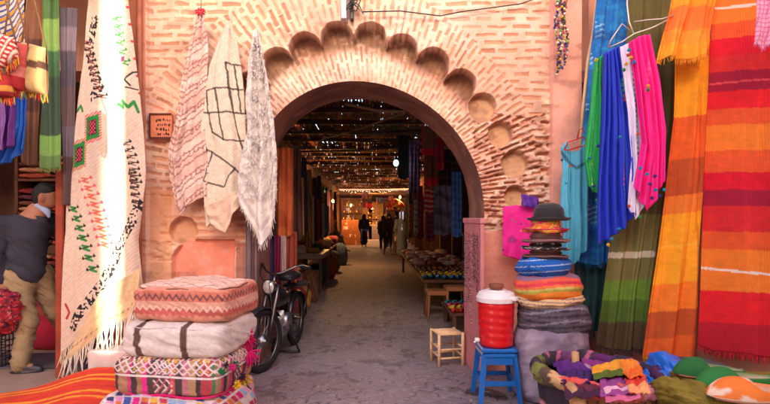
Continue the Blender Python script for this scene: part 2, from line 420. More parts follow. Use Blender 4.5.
# ---------------------------------------------------------------- unseen blocks added to shape the sun, then the square's other walls
def sun_blockers():
    h = 8.6; YB = -8.0; m = mat('blocker_plaster', S(226, 172, 140), .9, var=.15, vscale=1.5, bump=.4, bscale=15)  # unseen blocks added behind the viewer to keep the sun off the square
    gx0, gx1 = -2.325, -2.185  # slot shaped to let one strip of sun through to the rug
    def blocker(x0, x1, lab, wins):
        r = empty('sun_blocker', ((x0 + x1) / 2, YB - 2, 0), lab, 'blocker')
        b = MB(); b.box(((x0 + x1) / 2, YB - 2, h / 2), (x1 - x0, 4.0, h)); b.build('wall', m, r)
        b = MB(); b.box(((x0 + x1) / 2 + (.05 if x0 > -2.2 else -.05), YB + .06, h - .35), (x1 - x0 - .12, .12, .16)); b.build('cornice', m, r)
        for wx in wins:
            b = MB(); b.box((wx, YB + .04, 4.9), (.95, .10, 1.3)); f = b.build('window', WOOD, r)
            b = MB(); b.box((wx, YB + .10, 4.9), (.78, .03, 1.12)); b.build('shutter', mat('green_shutter', S(64, 92, 74), .6), f)
        return r
    blocker(-7.6, gx0, 'unseen pink sun-blocking building added on the left behind the viewer', (-4.2, -6.2))
    blocker(gx1, 5.6, 'unseen pink sun-blocking building added on the right behind the viewer', (-.4, 2.0, 4.2))
    b = MB(); b.box(((gx0 + gx1) / 2, YB - .5, 2.45), (gx1 - gx0, .3, 4.9))  # added to cut the sun strip off above the ground
    tag(b.build('slot_blocker', m), 'narrow unseen wall added to block the sun low in the slot', 'wall')
sun_blockers()
def shops():
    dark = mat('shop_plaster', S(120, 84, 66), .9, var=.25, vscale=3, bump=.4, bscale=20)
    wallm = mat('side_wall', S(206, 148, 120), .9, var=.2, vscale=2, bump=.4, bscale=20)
    r = empty('left_shop', (-4, 6, 0), 'dark open textile shop on the left of the gate', 'shop'); r.name = 'textile_shop'
    b = MB()
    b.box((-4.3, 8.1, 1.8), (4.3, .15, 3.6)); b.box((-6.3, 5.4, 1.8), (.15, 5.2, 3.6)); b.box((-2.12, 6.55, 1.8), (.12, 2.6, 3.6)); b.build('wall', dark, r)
    b = MB(); b.box((-4.3, 6.0, 3.68), (4.4, 4.4, .12)); b.build('ceiling', WOOD, r)
    b = MB(); b.box((-4.4, 4.12, 4.4), (4.5, .3, 1.4)); b.build('lintel', wallm, r)
    b = MB(); b.box((-2.745, 4.50, .93), (.075, .06, 1.86), bev=.01); b.build('door_post', mat('red_post', S(150, 60, 36), .7, var=.3), r)
    b = MB(); b.box((-6.45, 1.0, 3), (.3, 6.2, 6)); b.build('side_wall', wallm, r)
    # right: slanting shop front
    r2 = empty('carpet_shop_front', (2.6, 4.0, 0), 'pink slanting shop front on the right carrying the hanging blankets', 'shop')
    b = MB(); a, c = Vector((2.0, 4.78, 0)), Vector((3.45, 3.05, 0)); d = c - a; ang = math.atan2(d.y, d.x)
    n = Vector((-d.y, d.x, 0)).normalized() * .1
    b.box(((a + c) / 2 + n + Vector((0, 0, 2.6))), (d.length, .2, 5.2), rz=ang); b.build('front_wall', wallm, r2)
    b = MB(); b.box((3.6, .6, 2.6), (.3, 5.0, 5.2)); b.build('side_wall', wallm, r2)
    b = MB(); b.tube([(1.72, 4.42, 3.52), (2.95, 3.15, 3.52)], .02, 8); b.build('hanging_rail', METAL, r2)
shops()

# ---------------------------------------------------------------- the covered alley
def alley():
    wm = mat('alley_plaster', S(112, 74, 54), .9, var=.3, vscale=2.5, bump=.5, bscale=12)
    for side, x, lab in ((-1, -2.0, 'long dark row of open shops down the left side of the alley'), (1, 1.95, 'long dark row of open shops down the right side of the alley')):
        r = empty('shop_row', (x, 17, 0), lab, 'shops')
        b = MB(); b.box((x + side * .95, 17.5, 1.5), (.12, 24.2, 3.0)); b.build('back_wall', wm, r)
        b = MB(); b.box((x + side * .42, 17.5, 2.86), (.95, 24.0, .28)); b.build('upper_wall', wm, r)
        y = 5.55; k = 0
        while y < 29.5:
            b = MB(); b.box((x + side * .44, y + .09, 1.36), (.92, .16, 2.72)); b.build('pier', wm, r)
            y += 2.35; k += 1
        b = MB()
        for i in range(10):
            yy = 5.8 + i * 2.35
            for z in (.5, 1.05, 1.6, 2.1): b.box((x + side * .68, yy + 1.05, z), (.38, 2.1, .03))
        b.build('shelves', WOOD, r)
    # roof
    r = empty('reed_roof', (0, 17, 3.1), 'dark ceiling of reeds and beams with light between them', 'roof')
    reed = mat('reeds', None, .8, var=.3, vscale=10, bump=.4, bscale=60, translucent=.5)
    bm = MB(); yb = 5.6; beams = []
    while yb < 28.8:
        b = MB(); b.tube([(-2.2, yb, 3.06 + random.uniform(-.03, .03)), (0, yb + random.uniform(-.08, .08), 3.03), (2.3, yb + random.uniform(-.1, .1), 3.07)], .045, 7); b.build('beam', WOOD, r, True)
        beams.append(yb); yb += random.uniform(.95, 1.35)
    beams.append(28.9)
    for j in range(len(beams) - 1):
        b = MB(); y0, y1 = beams[j] - .14, beams[j + 1] + .14; x = -2.3
        while x < 2.35:
            wd = random.uniform(.02, .045); gap = random.choice([-.008, -.007, -.007, -.006, -.006, -.006, -.005, -.002, .004, .009 if random.random() < .5 else -.006])
            if -1.50 < x < -1.36: x += random.choice([.02, .05, .09]); 
            if random.random() < .012: gap = .022
            t = random.uniform(-.02, .02); z = 3.12 + random.uniform(-.012, .012) + (j % 2) * .02
            col = lin((random.uniform(130, 190), random.uniform(92, 132), random.uniform(60, 84)))
            ya = y0 + random.uniform(-.1, .1); yc = y1 + random.uniform(-.1, .1)
            b.tube([(x + wd / 2, ya, z), (x + wd / 2 + t, yc, z)], wd / 2, 6, col=col); x += wd + gap
        b.build('reed_mat', reed, r, True)
        if not (23.2 < beams[j] < 24.4):
            b = MB(); x = -2.3
            while x < 2.2:
                wd = random.uniform(.15, .42); b.box((x + wd / 2, (y0 + y1) / 2, 3.19 + random.uniform(0, .02)), (wd, y1 - y0 - random.uniform(.1, .35), .006)); x += wd + random.choice([.03, .08, .2, .35])
            b.build('matting', mat('matting', S(176, 120, 72), .9, var=.3, translucent=.5), r)
    for (a, c, rad, lab) in (((278, 133, 8.0), (452, 126, 8.6), .012, 'thin straight pole crossing the alley just under the arch'),
                         ((322, 139, 9.0), (404, 113, 7.5), .016, 'pale bamboo pole slanting up to the right under the reed ceiling'),
                         ((345, 104, 6.6), (404, 112, 7.2), .018, 'pale bamboo pole under the ceiling, nearest to the arch top'),
                         ((282, 152, 10.5), (425, 146, 11), .02, 'dark pole crossing low under the reed ceiling'),
                         ((300, 163, 12.5), (440, 163, 12.5), .03, 'thick beam crossing the alley behind the green bulb')):
        b = MB(); p, q = P(*a), P(*c); b.tube([p, p.lerp(q, .5) + Vector((0, 0, -.03)), q], rad, 7)
        tag(b.build('roof_pole', WOODL if 'bamboo' in lab else WOOD, None, True), lab, 'pole', 'poles under the alley roof')
    # far end
    fw = empty('far_stall_building', (0, 36, 0), 'far building closing the alley behind the lit stalls', 'building')
    b = MB(); b.box((0, 40, 2.4), (14, .4, 4.8)); b.build('wall', mat('far_wall', S(150, 98, 62), .9, var=.3, vscale=1), fw)
    b = MB(); b.box((0, 34.6, 3.0), (9, 10.2, .1)); b.build('roof', WOOD, fw)
    b = MB(); b.box((-4.2, 35, 1.6), (.3, 9, 3.2)); b.box((4.2, 35, 1.6), (.3, 9, 3.2)); b.build('side_wall', mat('far_wall'), fw)
alley()

def lamp(name, px, py, Y, r, col, energy, lab, cord=.5, group=None, emit=.6):
    p = P(px, py, Y)
    root = empty(name, p, lab, 'lamp', group)
    b = MB(); b.ball(p, (r, r, r * 1.25), 12); b.build('bulb', mat('glow_%d' % (abs(hash(tuple(col))) % 997), col, .3, emit=emit, var=0), root, True)
    b = MB(); b.tube([p + Vector((0, 0, r)), p + Vector((0, 0, r * 2.2))], r * .5, 8); b.build('socket', METAL, root, True)
    b = MB(); b.tube([p + Vector((0, 0, r * 2)), p + Vector((0.01, 0, cord))], .004, 5); b.build('cord', METAL, root)
    if energy:
        l = bpy.data.lights.new('lamp_light', 'POINT'); l.energy = energy; l.color = tuple(float(c) for c in col); l.shadow_soft_size = r * 1.3
        lo = bpy.data.objects.new('lamp_light', l); COLL.objects.link(lo); lo.parent = root; lo.location = (0, -r * 1.5, -r * 1.5)
    return root
GRN = (.62, 1.0, .86); WRM = (1.0, .50, .14)
lamp('hanging_bulb', 396, 163, 9.5, .05, GRN, .35, 'pale green glowing bulb hanging alone under the reed ceiling', .7)
lamp('hanging_bulb', 333, 201, 15, .04, WRM, 22, 'small yellow bulb glowing among the clothes on the left of the alley', .9)
lamp('hanging_bulb', 351, 205, 26, .06, WRM, 26, 'orange bulb glowing in the far left stall', 1.0)
lamp('hanging_bulb', 400, 197, 21, .05, WRM, 22, 'warm bulb beside the red and orange stall awning', .9)
lamp('hanging_bulb', 347, 212, 28, .05, WRM, 26, 'lowest orange bulb in the far left stall', 1.2)
lamp('hanging_bulb', 372, 208, 33, .06, WRM, 60, 'warm bulb over the far end of the alley', 1.0)
# ---------------------------------------------------------------- cloth
def pl(pts, t):
    pts = np.asarray(pts, float); d = np.r_[0, np.cumsum(np.hypot(*np.diff(pts, axis=0).T))]; d /= d[-1]
    return np.interp(t, d, pts[:, 0]), np.interp(t, d, pts[:, 1])
def fringe(name, pts, cols, mat_, parent, ln=.06, r=.0022, sp=.35, seed=0, direc=(0, 0, -1), knots=None):
    rd = random.Random(seed); b = MB(); dv = Vector(direc)
    for p, c in zip(pts, cols):
        p = Vector(p); l = ln * rd.uniform(.6, 1.25); q = Vector((rd.uniform(-sp, sp), rd.uniform(-sp * .6, sp * .2), 0)) * l
        b.tube([p - dv * .006, p + dv * l * .5 + q * .4, p + dv * l + q], [r, r * 1.2, r * .5], 4, col=np.clip(np.asarray(c) * rd.uniform(.8, 1.15), 0, 1), cap=False)
    return b.build(name, mat_, parent, True)
def cloth(name, top, bot, Y, colf, lab=None, cat='cloth', group=None, nu=60, nv=120, mat_=None, lef=None, rig=None, folds=(3, .03), seed=0, parent=None, thick=.006, fr=None, root=None, edge=0.0, wr=.006, part='fabric', foldtop=0.5, bulge=0):
    """top, bot (and lef, rig) outlines in photo coordinates at depth Y (number or (left, right) or 4 corners tl,tr,bl,br)"""
    u = np.linspace(0, 1, nu); v = np.linspace(0, 1, nv); U, W = np.meshgrid(u, v)
    tx, ty = pl(top, U); bx, by = pl(bot, U)
    lef = lef or [top[0], bot[0]]; rig = rig or [top[-1], bot[-1]]
    lx, ly = pl(lef, W); rx, ry = pl(rig, W)
    def coons(t, b, l, r_): return (1 - W) * t + W * b + (1 - U) * l + U * r_ - ((1 - U) * (1 - W) * t[0, 0] + U * (1 - W) * t[0, -1] + (1 - U) * W * b[-1, 0] + U * W * b[-1, -1])
    px = coons(tx, bx, lx, rx); py = coons(ty, by, ly, ry)
    if edge: px = px + (fbm(W * 9, U * 0 + seed, seed, 3) - .5) * edge * (np.abs(U - .5) * 2) ** 6
    if np.isscalar(Y): Y = (Y,) * 4
    if len(Y) == 2: Y = (Y[0], Y[1], Y[0], Y[1])
    YY = (1 - W) * ((1 - U) * Y[0] + U * Y[1]) + W * ((1 - U) * Y[2] + U * Y[3])
    n, amp = folds
    ph = fbm(U * 2.2, W * 1.2, seed + 3, 3) * 5
    g = np.sin(2 * np.pi * n * U + ph + seed + 1.3 * W * np.sin(seed + U * 4)); g2 = np.sin(2 * np.pi * n * 2.3 * U + ph * 1.7 + seed * 3)
    f = (np.sign(g) * np.abs(g) ** .8 * .8 + .3 * g2 * fbm(U * 3, W * 2, seed + 31) * 2) * (.35 + 1.1 * fbm(U * 3 + 5, W * 1.5, seed + 21)) * amp * (foldtop + (1 - foldtop) * W)
    f = f + (fbm(U * 4, W * 5, seed + 9) - .5) * wr * 3 + bulge * np.sin(np.pi * U)
    c = np.clip(colf(px, py, U, W), 0, 1)
    X = (px - VX) / F * YY; Z = CH + (VY - py) / F * YY
    V = np.stack([X, YY - f, Z], -1)
    Vf = V.reshape(-1, 3)
    m = mat_ or CLOTH
    if root is None and (fr or parent == 'root'):
        root = empty(name, (float(Vf[:, 0].mean()), float(Vf[:, 1].mean()), float(Vf[:, 2].min())), lab, cat, group)
    if root is None:
        o = mk(name, Vf, gridf(nu, nv), m, None, c.reshape(-1, 3), True, thick); tag(o, lab, cat, group); root = o
    else:
        o = mk(part, Vf, gridf(nu, nv), m, root, c.reshape(-1, 3), True, thick)
    if fr:
        e = V[-1]; ec = c[-1] if 'col' not in fr else np.tile(fr['col'], (nu, 1)); k = fr.get('n', 80); us = np.linspace(0, 1, k)
        ip = [[np.interp(t, u, e[:, a]) for a in range(3)] for t in us]; ic = [[np.interp(t, u, ec[:, a]) for a in range(3)] for t in us]
        fringe('fringe', ip, ic, m, root, fr.get('len', .06), fr.get('r', .0022), fr.get('sp', .35), seed)
    o['_c'] = 0; del o['_c']
    return root
def woven(c, U, W, s=0, k=.10, a=40, b=200):
    return c * (1 - k + 2 * k * fbm(U * a * .3, W * b * .4, s, 3))[..., None] * (1 - k * .6 + 1.2 * k * fbm(U * 3, W * b, s + 5, 2))[..., None]

# --- big embroidered wool rug hanging on the left
def rug_col(x, y, U, W):
    c = full(x, S(232, 206, 184)); ctr = lambda yy: 0
    c = c * (0.90 + 0.13 * np.sin((x + y * 1.0) * 1.6) * .5 + 0.10 * fbm(x / 3, y / 3, 3))[..., None]
    c = c * (.9 + .16 * fbm(x / 20, y / 30, 8))[..., None]
    red, grn, blk, pnk, org = S(186, 40, 52), S(44, 138, 60), S(38, 32, 34), S(226, 84, 96), S(206, 110, 62)
    def hooks(c, pts, col, col2, step=7, w=1.3, arm=5):
        pts = [np.array(p, float) for p in pts]
        for a, b in zip(pts[:-1], pts[1:]):
            L = np.hypot(*(b - a)); n = max(1, int(L / step)); d = (b - a) / L; nrm = np.array([d[1], -d[0]])
            for i in range(n):
                p = a + d * L * (i + .5) / n
                c = mixc(c, col, line(x, y, [p - nrm * 2.4 - d * step * .3, p + nrm * 2.0, p - nrm * 2.4 + d * step * .1, p + nrm * 2.0 + d * step * .5], w * .85))
                for s in (-1, 1):
                    q = p + nrm * arm * s; c = mixc(c, col2, line(x, y, [p, q, q - d * 2.0], .65)); c = mixc(c, col2, sst(1.7, .9, np.hypot(x - q[0], y - q[1])))
        return c
    def dots(c, pts, col, wd, seed, thr=.55):
        d = dpoly(x, y, pts); return mixc(c, col, (d < wd) * sst(thr, thr + .06, vn(x / 1.5, y / 1.7, seed)))
    c = dots(c, [(96, 20), (90, 50), (100, 88), (94, 100)], blk, 4, 2); c = hooks(c, [(88, 40), (98, 84), (104, 100)], S(140, 60, 56), blk, 6, 1.0, 4)
    c = hooks(c, [(116, 14), (122, 46), (128, 68)], grn, grn, 8, 1.1, 4)
    for (a, b) in ((94, 128), (81, 155)):      # two lozenges
        d = np.abs(x - a) * 1.0 + np.abs(y - b) * .55; dd = np.maximum(np.abs(x - a) / 5.5, np.abs((y - b) + (x - a) * .35) / 11)
        c = mixc(c, org if a < 90 else pnk, (dd < 1.35) * (np.sin(x * 2.4 + y * 2.4) > -.4)); c = mixc(c, grn, dd < 1.05); c = mixc(c, S(60, 24, 40), dd < .68)
        c = mixc(c, pnk, (dd < .6) * (np.sin(x * 2.2) * np.sin(y * 1.6) > .1))
    c = mixc(c, grn, line(x, y, [(78, 112), (82, 106), (84, 112)], 1.4)); c = mixc(c, grn, line(x, y, [(118, 104), (124, 108), (122, 100), (130, 108), (134, 102), (138, 112)], 2.0))
    c = mixc(c, S(206, 40, 84), np.maximum(np.abs(x - 123), np.abs(y - 59)) < 2.6)
    c = hooks(c, [(74, 204), (84, 232), (92, 262), (96, 274)], grn, S(44, 40, 34), 8, 1.9, 5)
    c = hooks(c, [(86, 176), (95, 200), (103, 232), (106, 248)], org, pnk, 8, 1.3, 6)
    c = mixc(c, blk, line(x, y, [(131, 86), (126, 80), (133, 73), (137, 72)], 1.1))
    c = mixc(c, blk, line(x, y, [(127, 88), (138, 90)], .9)); c = hooks(c, [(127, 140), (134, 160), (138, 186)], S(116, 96, 80), blk, 6, .8, 4)
    c = hooks(c, [(133, 170), (138, 205)], S(110, 60, 50), blk, 6, 1.0, 3)
    c = dots(c, [(140, 205), (132, 224), (118, 250), (104, 282), (80, 316), (76, 326)], blk, 4.6, 9, .5)
    c = mixc(c, S(190, 150, 96), (sst(2.5, -2.5, dpoly(x, y, [(60, 0), (60, 0)])) * 0))
    c = mixc(c, red, line(x, y, [(67, 304), (71, 312), (68, 318)], 1.6))
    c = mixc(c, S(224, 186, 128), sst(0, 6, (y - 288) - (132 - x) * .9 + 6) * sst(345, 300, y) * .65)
    for k in range(6): c = mixc(c, S(216, 60, 60), sst(1.8, 1, np.hypot(x - (128 + k * 2.2), y - (8 + k * 17))))
    return c
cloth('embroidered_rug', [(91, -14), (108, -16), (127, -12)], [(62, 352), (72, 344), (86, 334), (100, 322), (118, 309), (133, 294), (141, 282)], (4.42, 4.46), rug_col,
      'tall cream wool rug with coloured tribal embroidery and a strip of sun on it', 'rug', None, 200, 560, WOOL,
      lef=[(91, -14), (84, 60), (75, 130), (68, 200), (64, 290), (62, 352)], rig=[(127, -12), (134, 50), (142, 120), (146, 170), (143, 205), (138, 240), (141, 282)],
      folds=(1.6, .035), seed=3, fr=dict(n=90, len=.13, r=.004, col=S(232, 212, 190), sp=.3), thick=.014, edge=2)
cloth('white_shawl', [(100, 292), (118, 281), (141, 268)], [(63, 362), (80, 350), (104, 330), (127, 318), (139, 300)], (4.36, 4.38),
      lambda x, y, U, W: mixc(woven(full(x, S(228, 196, 150)), U, W, 2), S(90, 80, 66), (np.abs(W - .8) < .03) * (np.sin(U * 90) > 0) * .6),
      'small cream cloth with long white tassels folded over the rug bottom', 'cloth', None, 60, 40, WOOL, folds=(2, .02), seed=4, fr=dict(n=70, len=.20, r=.005, col=S(238, 222, 204), sp=.35))

# --- rugs pinned on the brick wall
def kilim_col(x, y, U, W):
    c = full(x, S(222, 186, 170)); a = W * 34; red = S(158, 82, 76)
    c = mixc(c, S(238, 216, 204), (np.sin(a * 1.1) > .2) * .6)
    c = mixc(c, red, (np.abs(np.mod(a + (U - .5) * 2.2, 2) - 1) < .16) * .75)
    zz = np.abs(np.mod(U * 7, 1) - .5) * 1.2
    c = mixc(c, S(140, 66, 66), (np.abs(np.mod(a + (U - .5) * 2.2 + zz * .5, 4) - 2) < .14) * .8)
    c = mixc(c, red, (np.abs(np.mod(a * 1 + 1, 4) - 2) < .4) * (np.abs(np.mod(U * 9, 1) - .5) < .16) * .6)
    return woven(c, U, W, 1, .12)
cloth('striped_kilim', [(199, 12), (203, 11)], [(176, 205), (181, 216), (186, 206), (196, 200), (208, 196)], 4.55, kilim_col,
      'narrow pink and white striped kilim hung from a red tie on the brick wall', 'rug', 'rugs hung on the brick wall', 70, 220, WOOL,
      lef=[(199, 12), (190, 40), (182, 80), (176, 120), (168, 150), (169, 175), (176, 205)], rig=[(203, 11), (208, 45), (209, 90), (206, 140), (210, 170), (208, 196)], folds=(2.2, .04), seed=6, thick=.012, edge=2)
def tie():
    b = MB(); p = P(201, 12, 4.54); pk = S(206, 40, 70)
    for k in range(9): a = k * .7; b.tube([p, p + Vector((.035 * math.cos(a), -.02, .03 * math.sin(a))), p + Vector((.05 * math.cos(a), -.01, .03 * math.sin(a) - .012))], [.006, .008, .003], 5, col=pk)
    b.tube([p, P(201, -10, 4.6)], .003, 5, col=S(70, 40, 40)); tag(b.build('red_tie', SILK, None, True), 'small knotted crimson tie holding the striped kilim on the wall', 'tie')
tie()
def dia_col(x, y, U, W):
    c = full(x, S(230, 210, 188)); c = c * (.93 + .09 * np.sin((x - y * .8) * 2.2))[..., None]; k = S(62, 48, 44)
    for pts in ([(226, 63), (229, 88), (233, 113), (237, 132), (243, 150), (243, 168)], [(226, 63), (242, 66)], [(205, 90), (224, 88), (243, 90)], [(204, 113), (226, 112), (247, 114)], [(206, 90), (208, 112), (213, 132)],
                [(213, 132), (224, 140), (245, 141)], [(203, 148), (212, 152), (230, 164), (246, 180)], [(212, 152), (208, 166), (203, 180)], [(203, 181), (224, 187), (235, 168)], [(234, 66), (238, 90), (241, 113)], [(216, 89), (219, 113), (224, 140)]):
        wob = (fbm(x / 4, y / 4, 5) - .5) * 2.0; c = mixc(c, k, sst(1.15, .6, dpoly(x + wob, y + wob, pts)) * .92)
    return woven(c, U, W, 2, .10)
cloth('diamond_rug', [(227, 22), (231, 21)], [(206, 228), (216, 216), (228, 208), (244, 202)], 4.50, dia_col,
      'cream wool rug with dark zigzag lines hung between the kilim and the shaggy throw', 'rug', 'rugs hung on the brick wall', 90, 240, WOOL,
      lef=[(227, 22), (219, 40), (209, 66), (203, 110), (200, 130), (207, 150), (202, 180), (206, 228)], rig=[(231, 21), (238, 45), (243, 80), (245, 120), (247, 160), (244, 202)], folds=(1.3, .03), seed=8, thick=.014, edge=1.5)
cloth('folded_blanket', [(203, 206), (222, 200), (246, 184)], [(212, 226), (226, 233), (234, 214), (248, 196)], 4.46, lambda x, y, U, W: woven(full(x, S(222, 190, 164)), U, W, 4),
      'plain beige cloth folded under the cream diamond rug', 'cloth', None, 40, 30, WOOL, folds=(1, .04), seed=2)
def shaggy():
    def cf(x, y, U, W):
        c = full(x, S(240, 230, 222)); c = mixc(c, S(196, 184, 184), (np.sin(W * 52 + U * 5 + 3 * fbm(U * 3, W * 10, 1)) > .55) * .7)
        return woven(c, U, W, 4, .15)
    top, bot = [(254, 32), (258, 31)], [(238, 196), (250, 222), (262, 246), (270, 232), (277, 194)]
    lef = [(254, 32), (250, 60), (246, 96), (247, 130), (240, 165), (238, 196)]; rig = [(258, 31), (266, 70), (272, 110), (276, 150), (277, 194)]
    r = cloth('shaggy_throw', top, bot, 4.42, cf, 'white shaggy fringed throw hanging beside the left edge of the arch', 'throw', 'rugs hung on the brick wall', 70, 180, WOOL, lef=lef, rig=rig,
              folds=(2, .04), seed=11, fr=dict(n=50, len=.06, r=.003, col=S(230, 214, 206)), thick=.012, edge=3)
    b = MB(); rd = random.Random(4)
    for i in range(800):      # tufts standing out of the throw
        w_ = rd.random() ** .8; u_ = rd.random(); lx, ly = pl(lef, w_); rx, ry = pl(rig, w_); x = lx + (rx - lx) * u_; y = ly + (ry - ly) * u_ + 4 * math.sin(u_ * 3)
        p = P(x, y, 4.385 - rd.random() * .02); t = Vector((rd.uniform(-.02, .02), -.006, -rd.uniform(.012, .028)))
        k = rd.uniform(.88, 1); b.tube([p + Vector((0, .03, .005)), p + t * .4, p + t], [.0035, .004, .0015], 3, col=S(252 * k, 246 * k, 240 * k), cap=False)
    b.build('tufts', WOOL, r, True)
shaggy()

# --- plain helper for striped shawls
def strp(table, alongx=0.0, k=.08, a=10, b=260):
    def f(x, y, U, W): return woven(stripes(W + alongx * (U - .5), table), U, W, 3, k, a, b)
    return f
br = S(112, 74, 60)
cloth('brown_shawl', [(26, -14), (45, -14)], [(22, 162), (30, 166), (38, 163)], (4.35, 4.38), strp([(.3, S(138, 92, 66)), (.36, S(96, 60, 52)), (.55, S(120, 82, 66)), (.7, S(92, 58, 50)), (1, S(126, 84, 62))]),
      'brown banded scarf hanging at the left of the green one', 'scarf', 'scarves hanging in the left shop', 30, 100, folds=(2, .02), seed=5)
cloth('green_shawl', [(42, -14), (60, -14)], [(40, 168), (50, 170), (62, 167)], (4.30, 4.34), strp([(.18, S(76, 116, 58)), (.36, S(126, 164, 80)), (.5, S(64, 110, 66)), (.82, S(60, 84, 58)), (.93, S(124, 170, 82)), (1, S(96, 130, 66))]),
      'long green banded scarf hanging between the brown and the grey one', 'scarf', 'scarves hanging in the left shop', 30, 120, SILK, folds=(1.5, .02), seed=15, fr=dict(n=40, len=.03, col=S(120, 130, 60)))
cloth('grey_shawl', [(61, 8), (77, 8)], [(62, 205), (72, 206)], (4.36, 4.40), strp([(.10, S(98, 88, 96)), (.22, S(132, 116, 124)), (.4, S(86, 76, 84)), (.6, S(104, 80, 76)), (.75, S(110, 96, 104)), (1, S(86, 62, 58))]),
      'grey brown banded scarf hanging just left of the big cream rug', 'scarf', 'scarves hanging in the left shop', 30, 100, SILK, folds=(1.5, .02), seed=25)
def velvet(a):
    return lambda x, y, U, W: woven(full(x, a), U, W, 6, .12, 20, 30)
cloth('blue_scarf', [(12, 92), (28, 94)], [(-6, 165), (10, 162), (24, 150)], (4.1, 4.15), velvet(S(24, 96, 190)), 'bright blue scarf gathered under the hanging bags', 'scarf', 'scarves hanging in the left shop', 40, 70, SILK, folds=(3, .03), seed=31,
      rig=[(28, 94), (27, 120), (24, 150)], lef=[(12, 92), (12, 130), (-6, 165)])
cloth('purple_scarf', [(2, 92), (15, 92)], [(-4, 150), (14, 146)], (4.05, 4.08), velvet(S(96, 40, 130)), 'deep purple scarf hanging left of the bright blue one', 'scarf', 'scarves hanging in the left shop', 30, 60, SILK, folds=(2, .03), seed=33)
cloth('lilac_scarf', [(-14, 90), (4, 92)], [(-14, 152), (3, 150)], (4.0, 4.02), velvet(S(132, 88, 158)), 'dusty lilac scarf at the far left edge below the bags', 'scarf', 'scarves hanging in the left shop', 30, 60, SILK, folds=(2, .03), seed=35)
cloth('patterned_cloth', [(-16, -16), (24, -16)], [(-10, 60), (0, 54), (14, 40), (26, 46)], (3.7, 3.75),
      lambda x, y, U, W: woven(mixc(mixc(full(x, S(232, 214, 190)), S(70, 84, 150), (np.sin((x + y * .8) * 1.15) > .35)), S(222, 160, 40), (np.sin((x + y * .8) * .38) > .8)), U, W, 3, .08),
      'cream cloth with blue and yellow zigzag stripes hung in the top left corner', 'cloth', None, 90, 120, WOOL, folds=(1, .03), seed=41)
# hanging shoulder bags, top left
def bag(name, out_, Y, dep, cf, lab, band=None, tassels=True):
    """pillow-like bag from a 4-corner outline"""
    n = 34; u = np.linspace(0, 1, n); U, W = np.meshgrid(u, u)
    (a, b, c, d) = [np.array(p, float) for p in out_]
    q = (1 - W)[..., None] * ((1 - U)[..., None] * a + U[..., None] * b) + W[..., None] * ((1 - U)[..., None] * d + U[..., None] * c)
    prof = (np.clip(1 - (2 * U - 1) ** 4, 0, 1) * np.clip(1 - (2 * W - 1) ** 4, 0, 1)) ** .5 * (.7 + .5 * W) + (fbm(U * 4, W * 4, 5) - .5) * .35
    px, py = q[..., 0], q[..., 1]; col = np.clip(cf(px, py, U, W), 0, 1)
    X = (px - VX) / F * Y; Z = CH + (VY - py) / F * Y
    fr_ = np.stack([X, Y - prof * dep / 2, Z], -1).reshape(-1, 3); bk = np.stack([X, Y + prof * dep / 2 + .004, Z], -1).reshape(-1, 3)
    G = gridf(n, n); root = empty(name, tuple(fr_.mean(0)), lab, 'bag', 'woven bags hanging in the top left corner')
    mk('bag_body', np.r_[fr_, bk], np.r_[G, G[:, ::-1] + len(fr_)], WOOL, root, np.r_[col.reshape(-1, 3), col.reshape(-1, 3)])
    m = MB(); p0, p1 = P(*a, Y), P(*b, Y); tp = P((a[0] + b[0]) / 2 - 4, min(a[1], b[1]) - 60, Y + .03)
    m.tube([p0, tp], .006, 6, col=S(150, 110, 70)); m.tube([p1, tp], .006, 6, col=S(150, 110, 70)); m.build('strap', WOOL, root, True)
    if tassels:
        us = np.linspace(0, 1, 26); fringe('fringe', [P(*(d + (c - d) * t), Y) for t in us], [lin(random.choice([(226, 130, 30), (200, 40, 50), (220, 170, 50), (40, 110, 90)])) for _ in us], WOOL, root, .05, .004)
bag('woven_bag', ((22, 42), (46, 48), (47, 96), (16, 90)), 3.62, .12, lambda x, y, U, W: woven(mixc(full(x, S(206, 170, 112)), S(96, 62, 44), (np.abs((y - 66) - (x - 30) * .05) < 3.6)), U, W, 4), 'sand coloured bag with one dark brown band across')
bag('woven_bag', ((4, 40), (28, 45), (24, 92), (2, 88)), 3.56, .10, lambda x, y, U, W: woven(stripes(W, [(.5, S(214, 92, 80)), (.7, S(226, 134, 112)), (1, S(176, 40, 40))]), U, W, 4), 'coral pink bag hanging between the sand and the red white one')
def maze(x, y, U, W):
    a = np.mod((x + y * .5) / 5, 2) < 1; k = np.where(a, np.sin(x * 1.25 + y * .6), np.sin(y * 1.3 - x * .5)) > .15
    return woven(mixc(full(x, S(196, 50, 42)), S(240, 222, 200), k), U, W, 4)
bag('woven_bag', ((-12, 30), (15, 38), (18, 58), (-8, 78)), 3.48, .08, maze, 'red and white maze patterned bag at the far left edge')
bag('woven_bag', ((-14, 74), (10, 70), (14, 98), (-12, 98)), 3.52, .10, lambda x, y, U, W: woven(stripes(W, [(.6, S(186, 48, 46)), (.8, S(222, 150, 60)), (1, S(150, 30, 40))]), U, W, 4), 'dark red bag hanging lowest at the left edge')

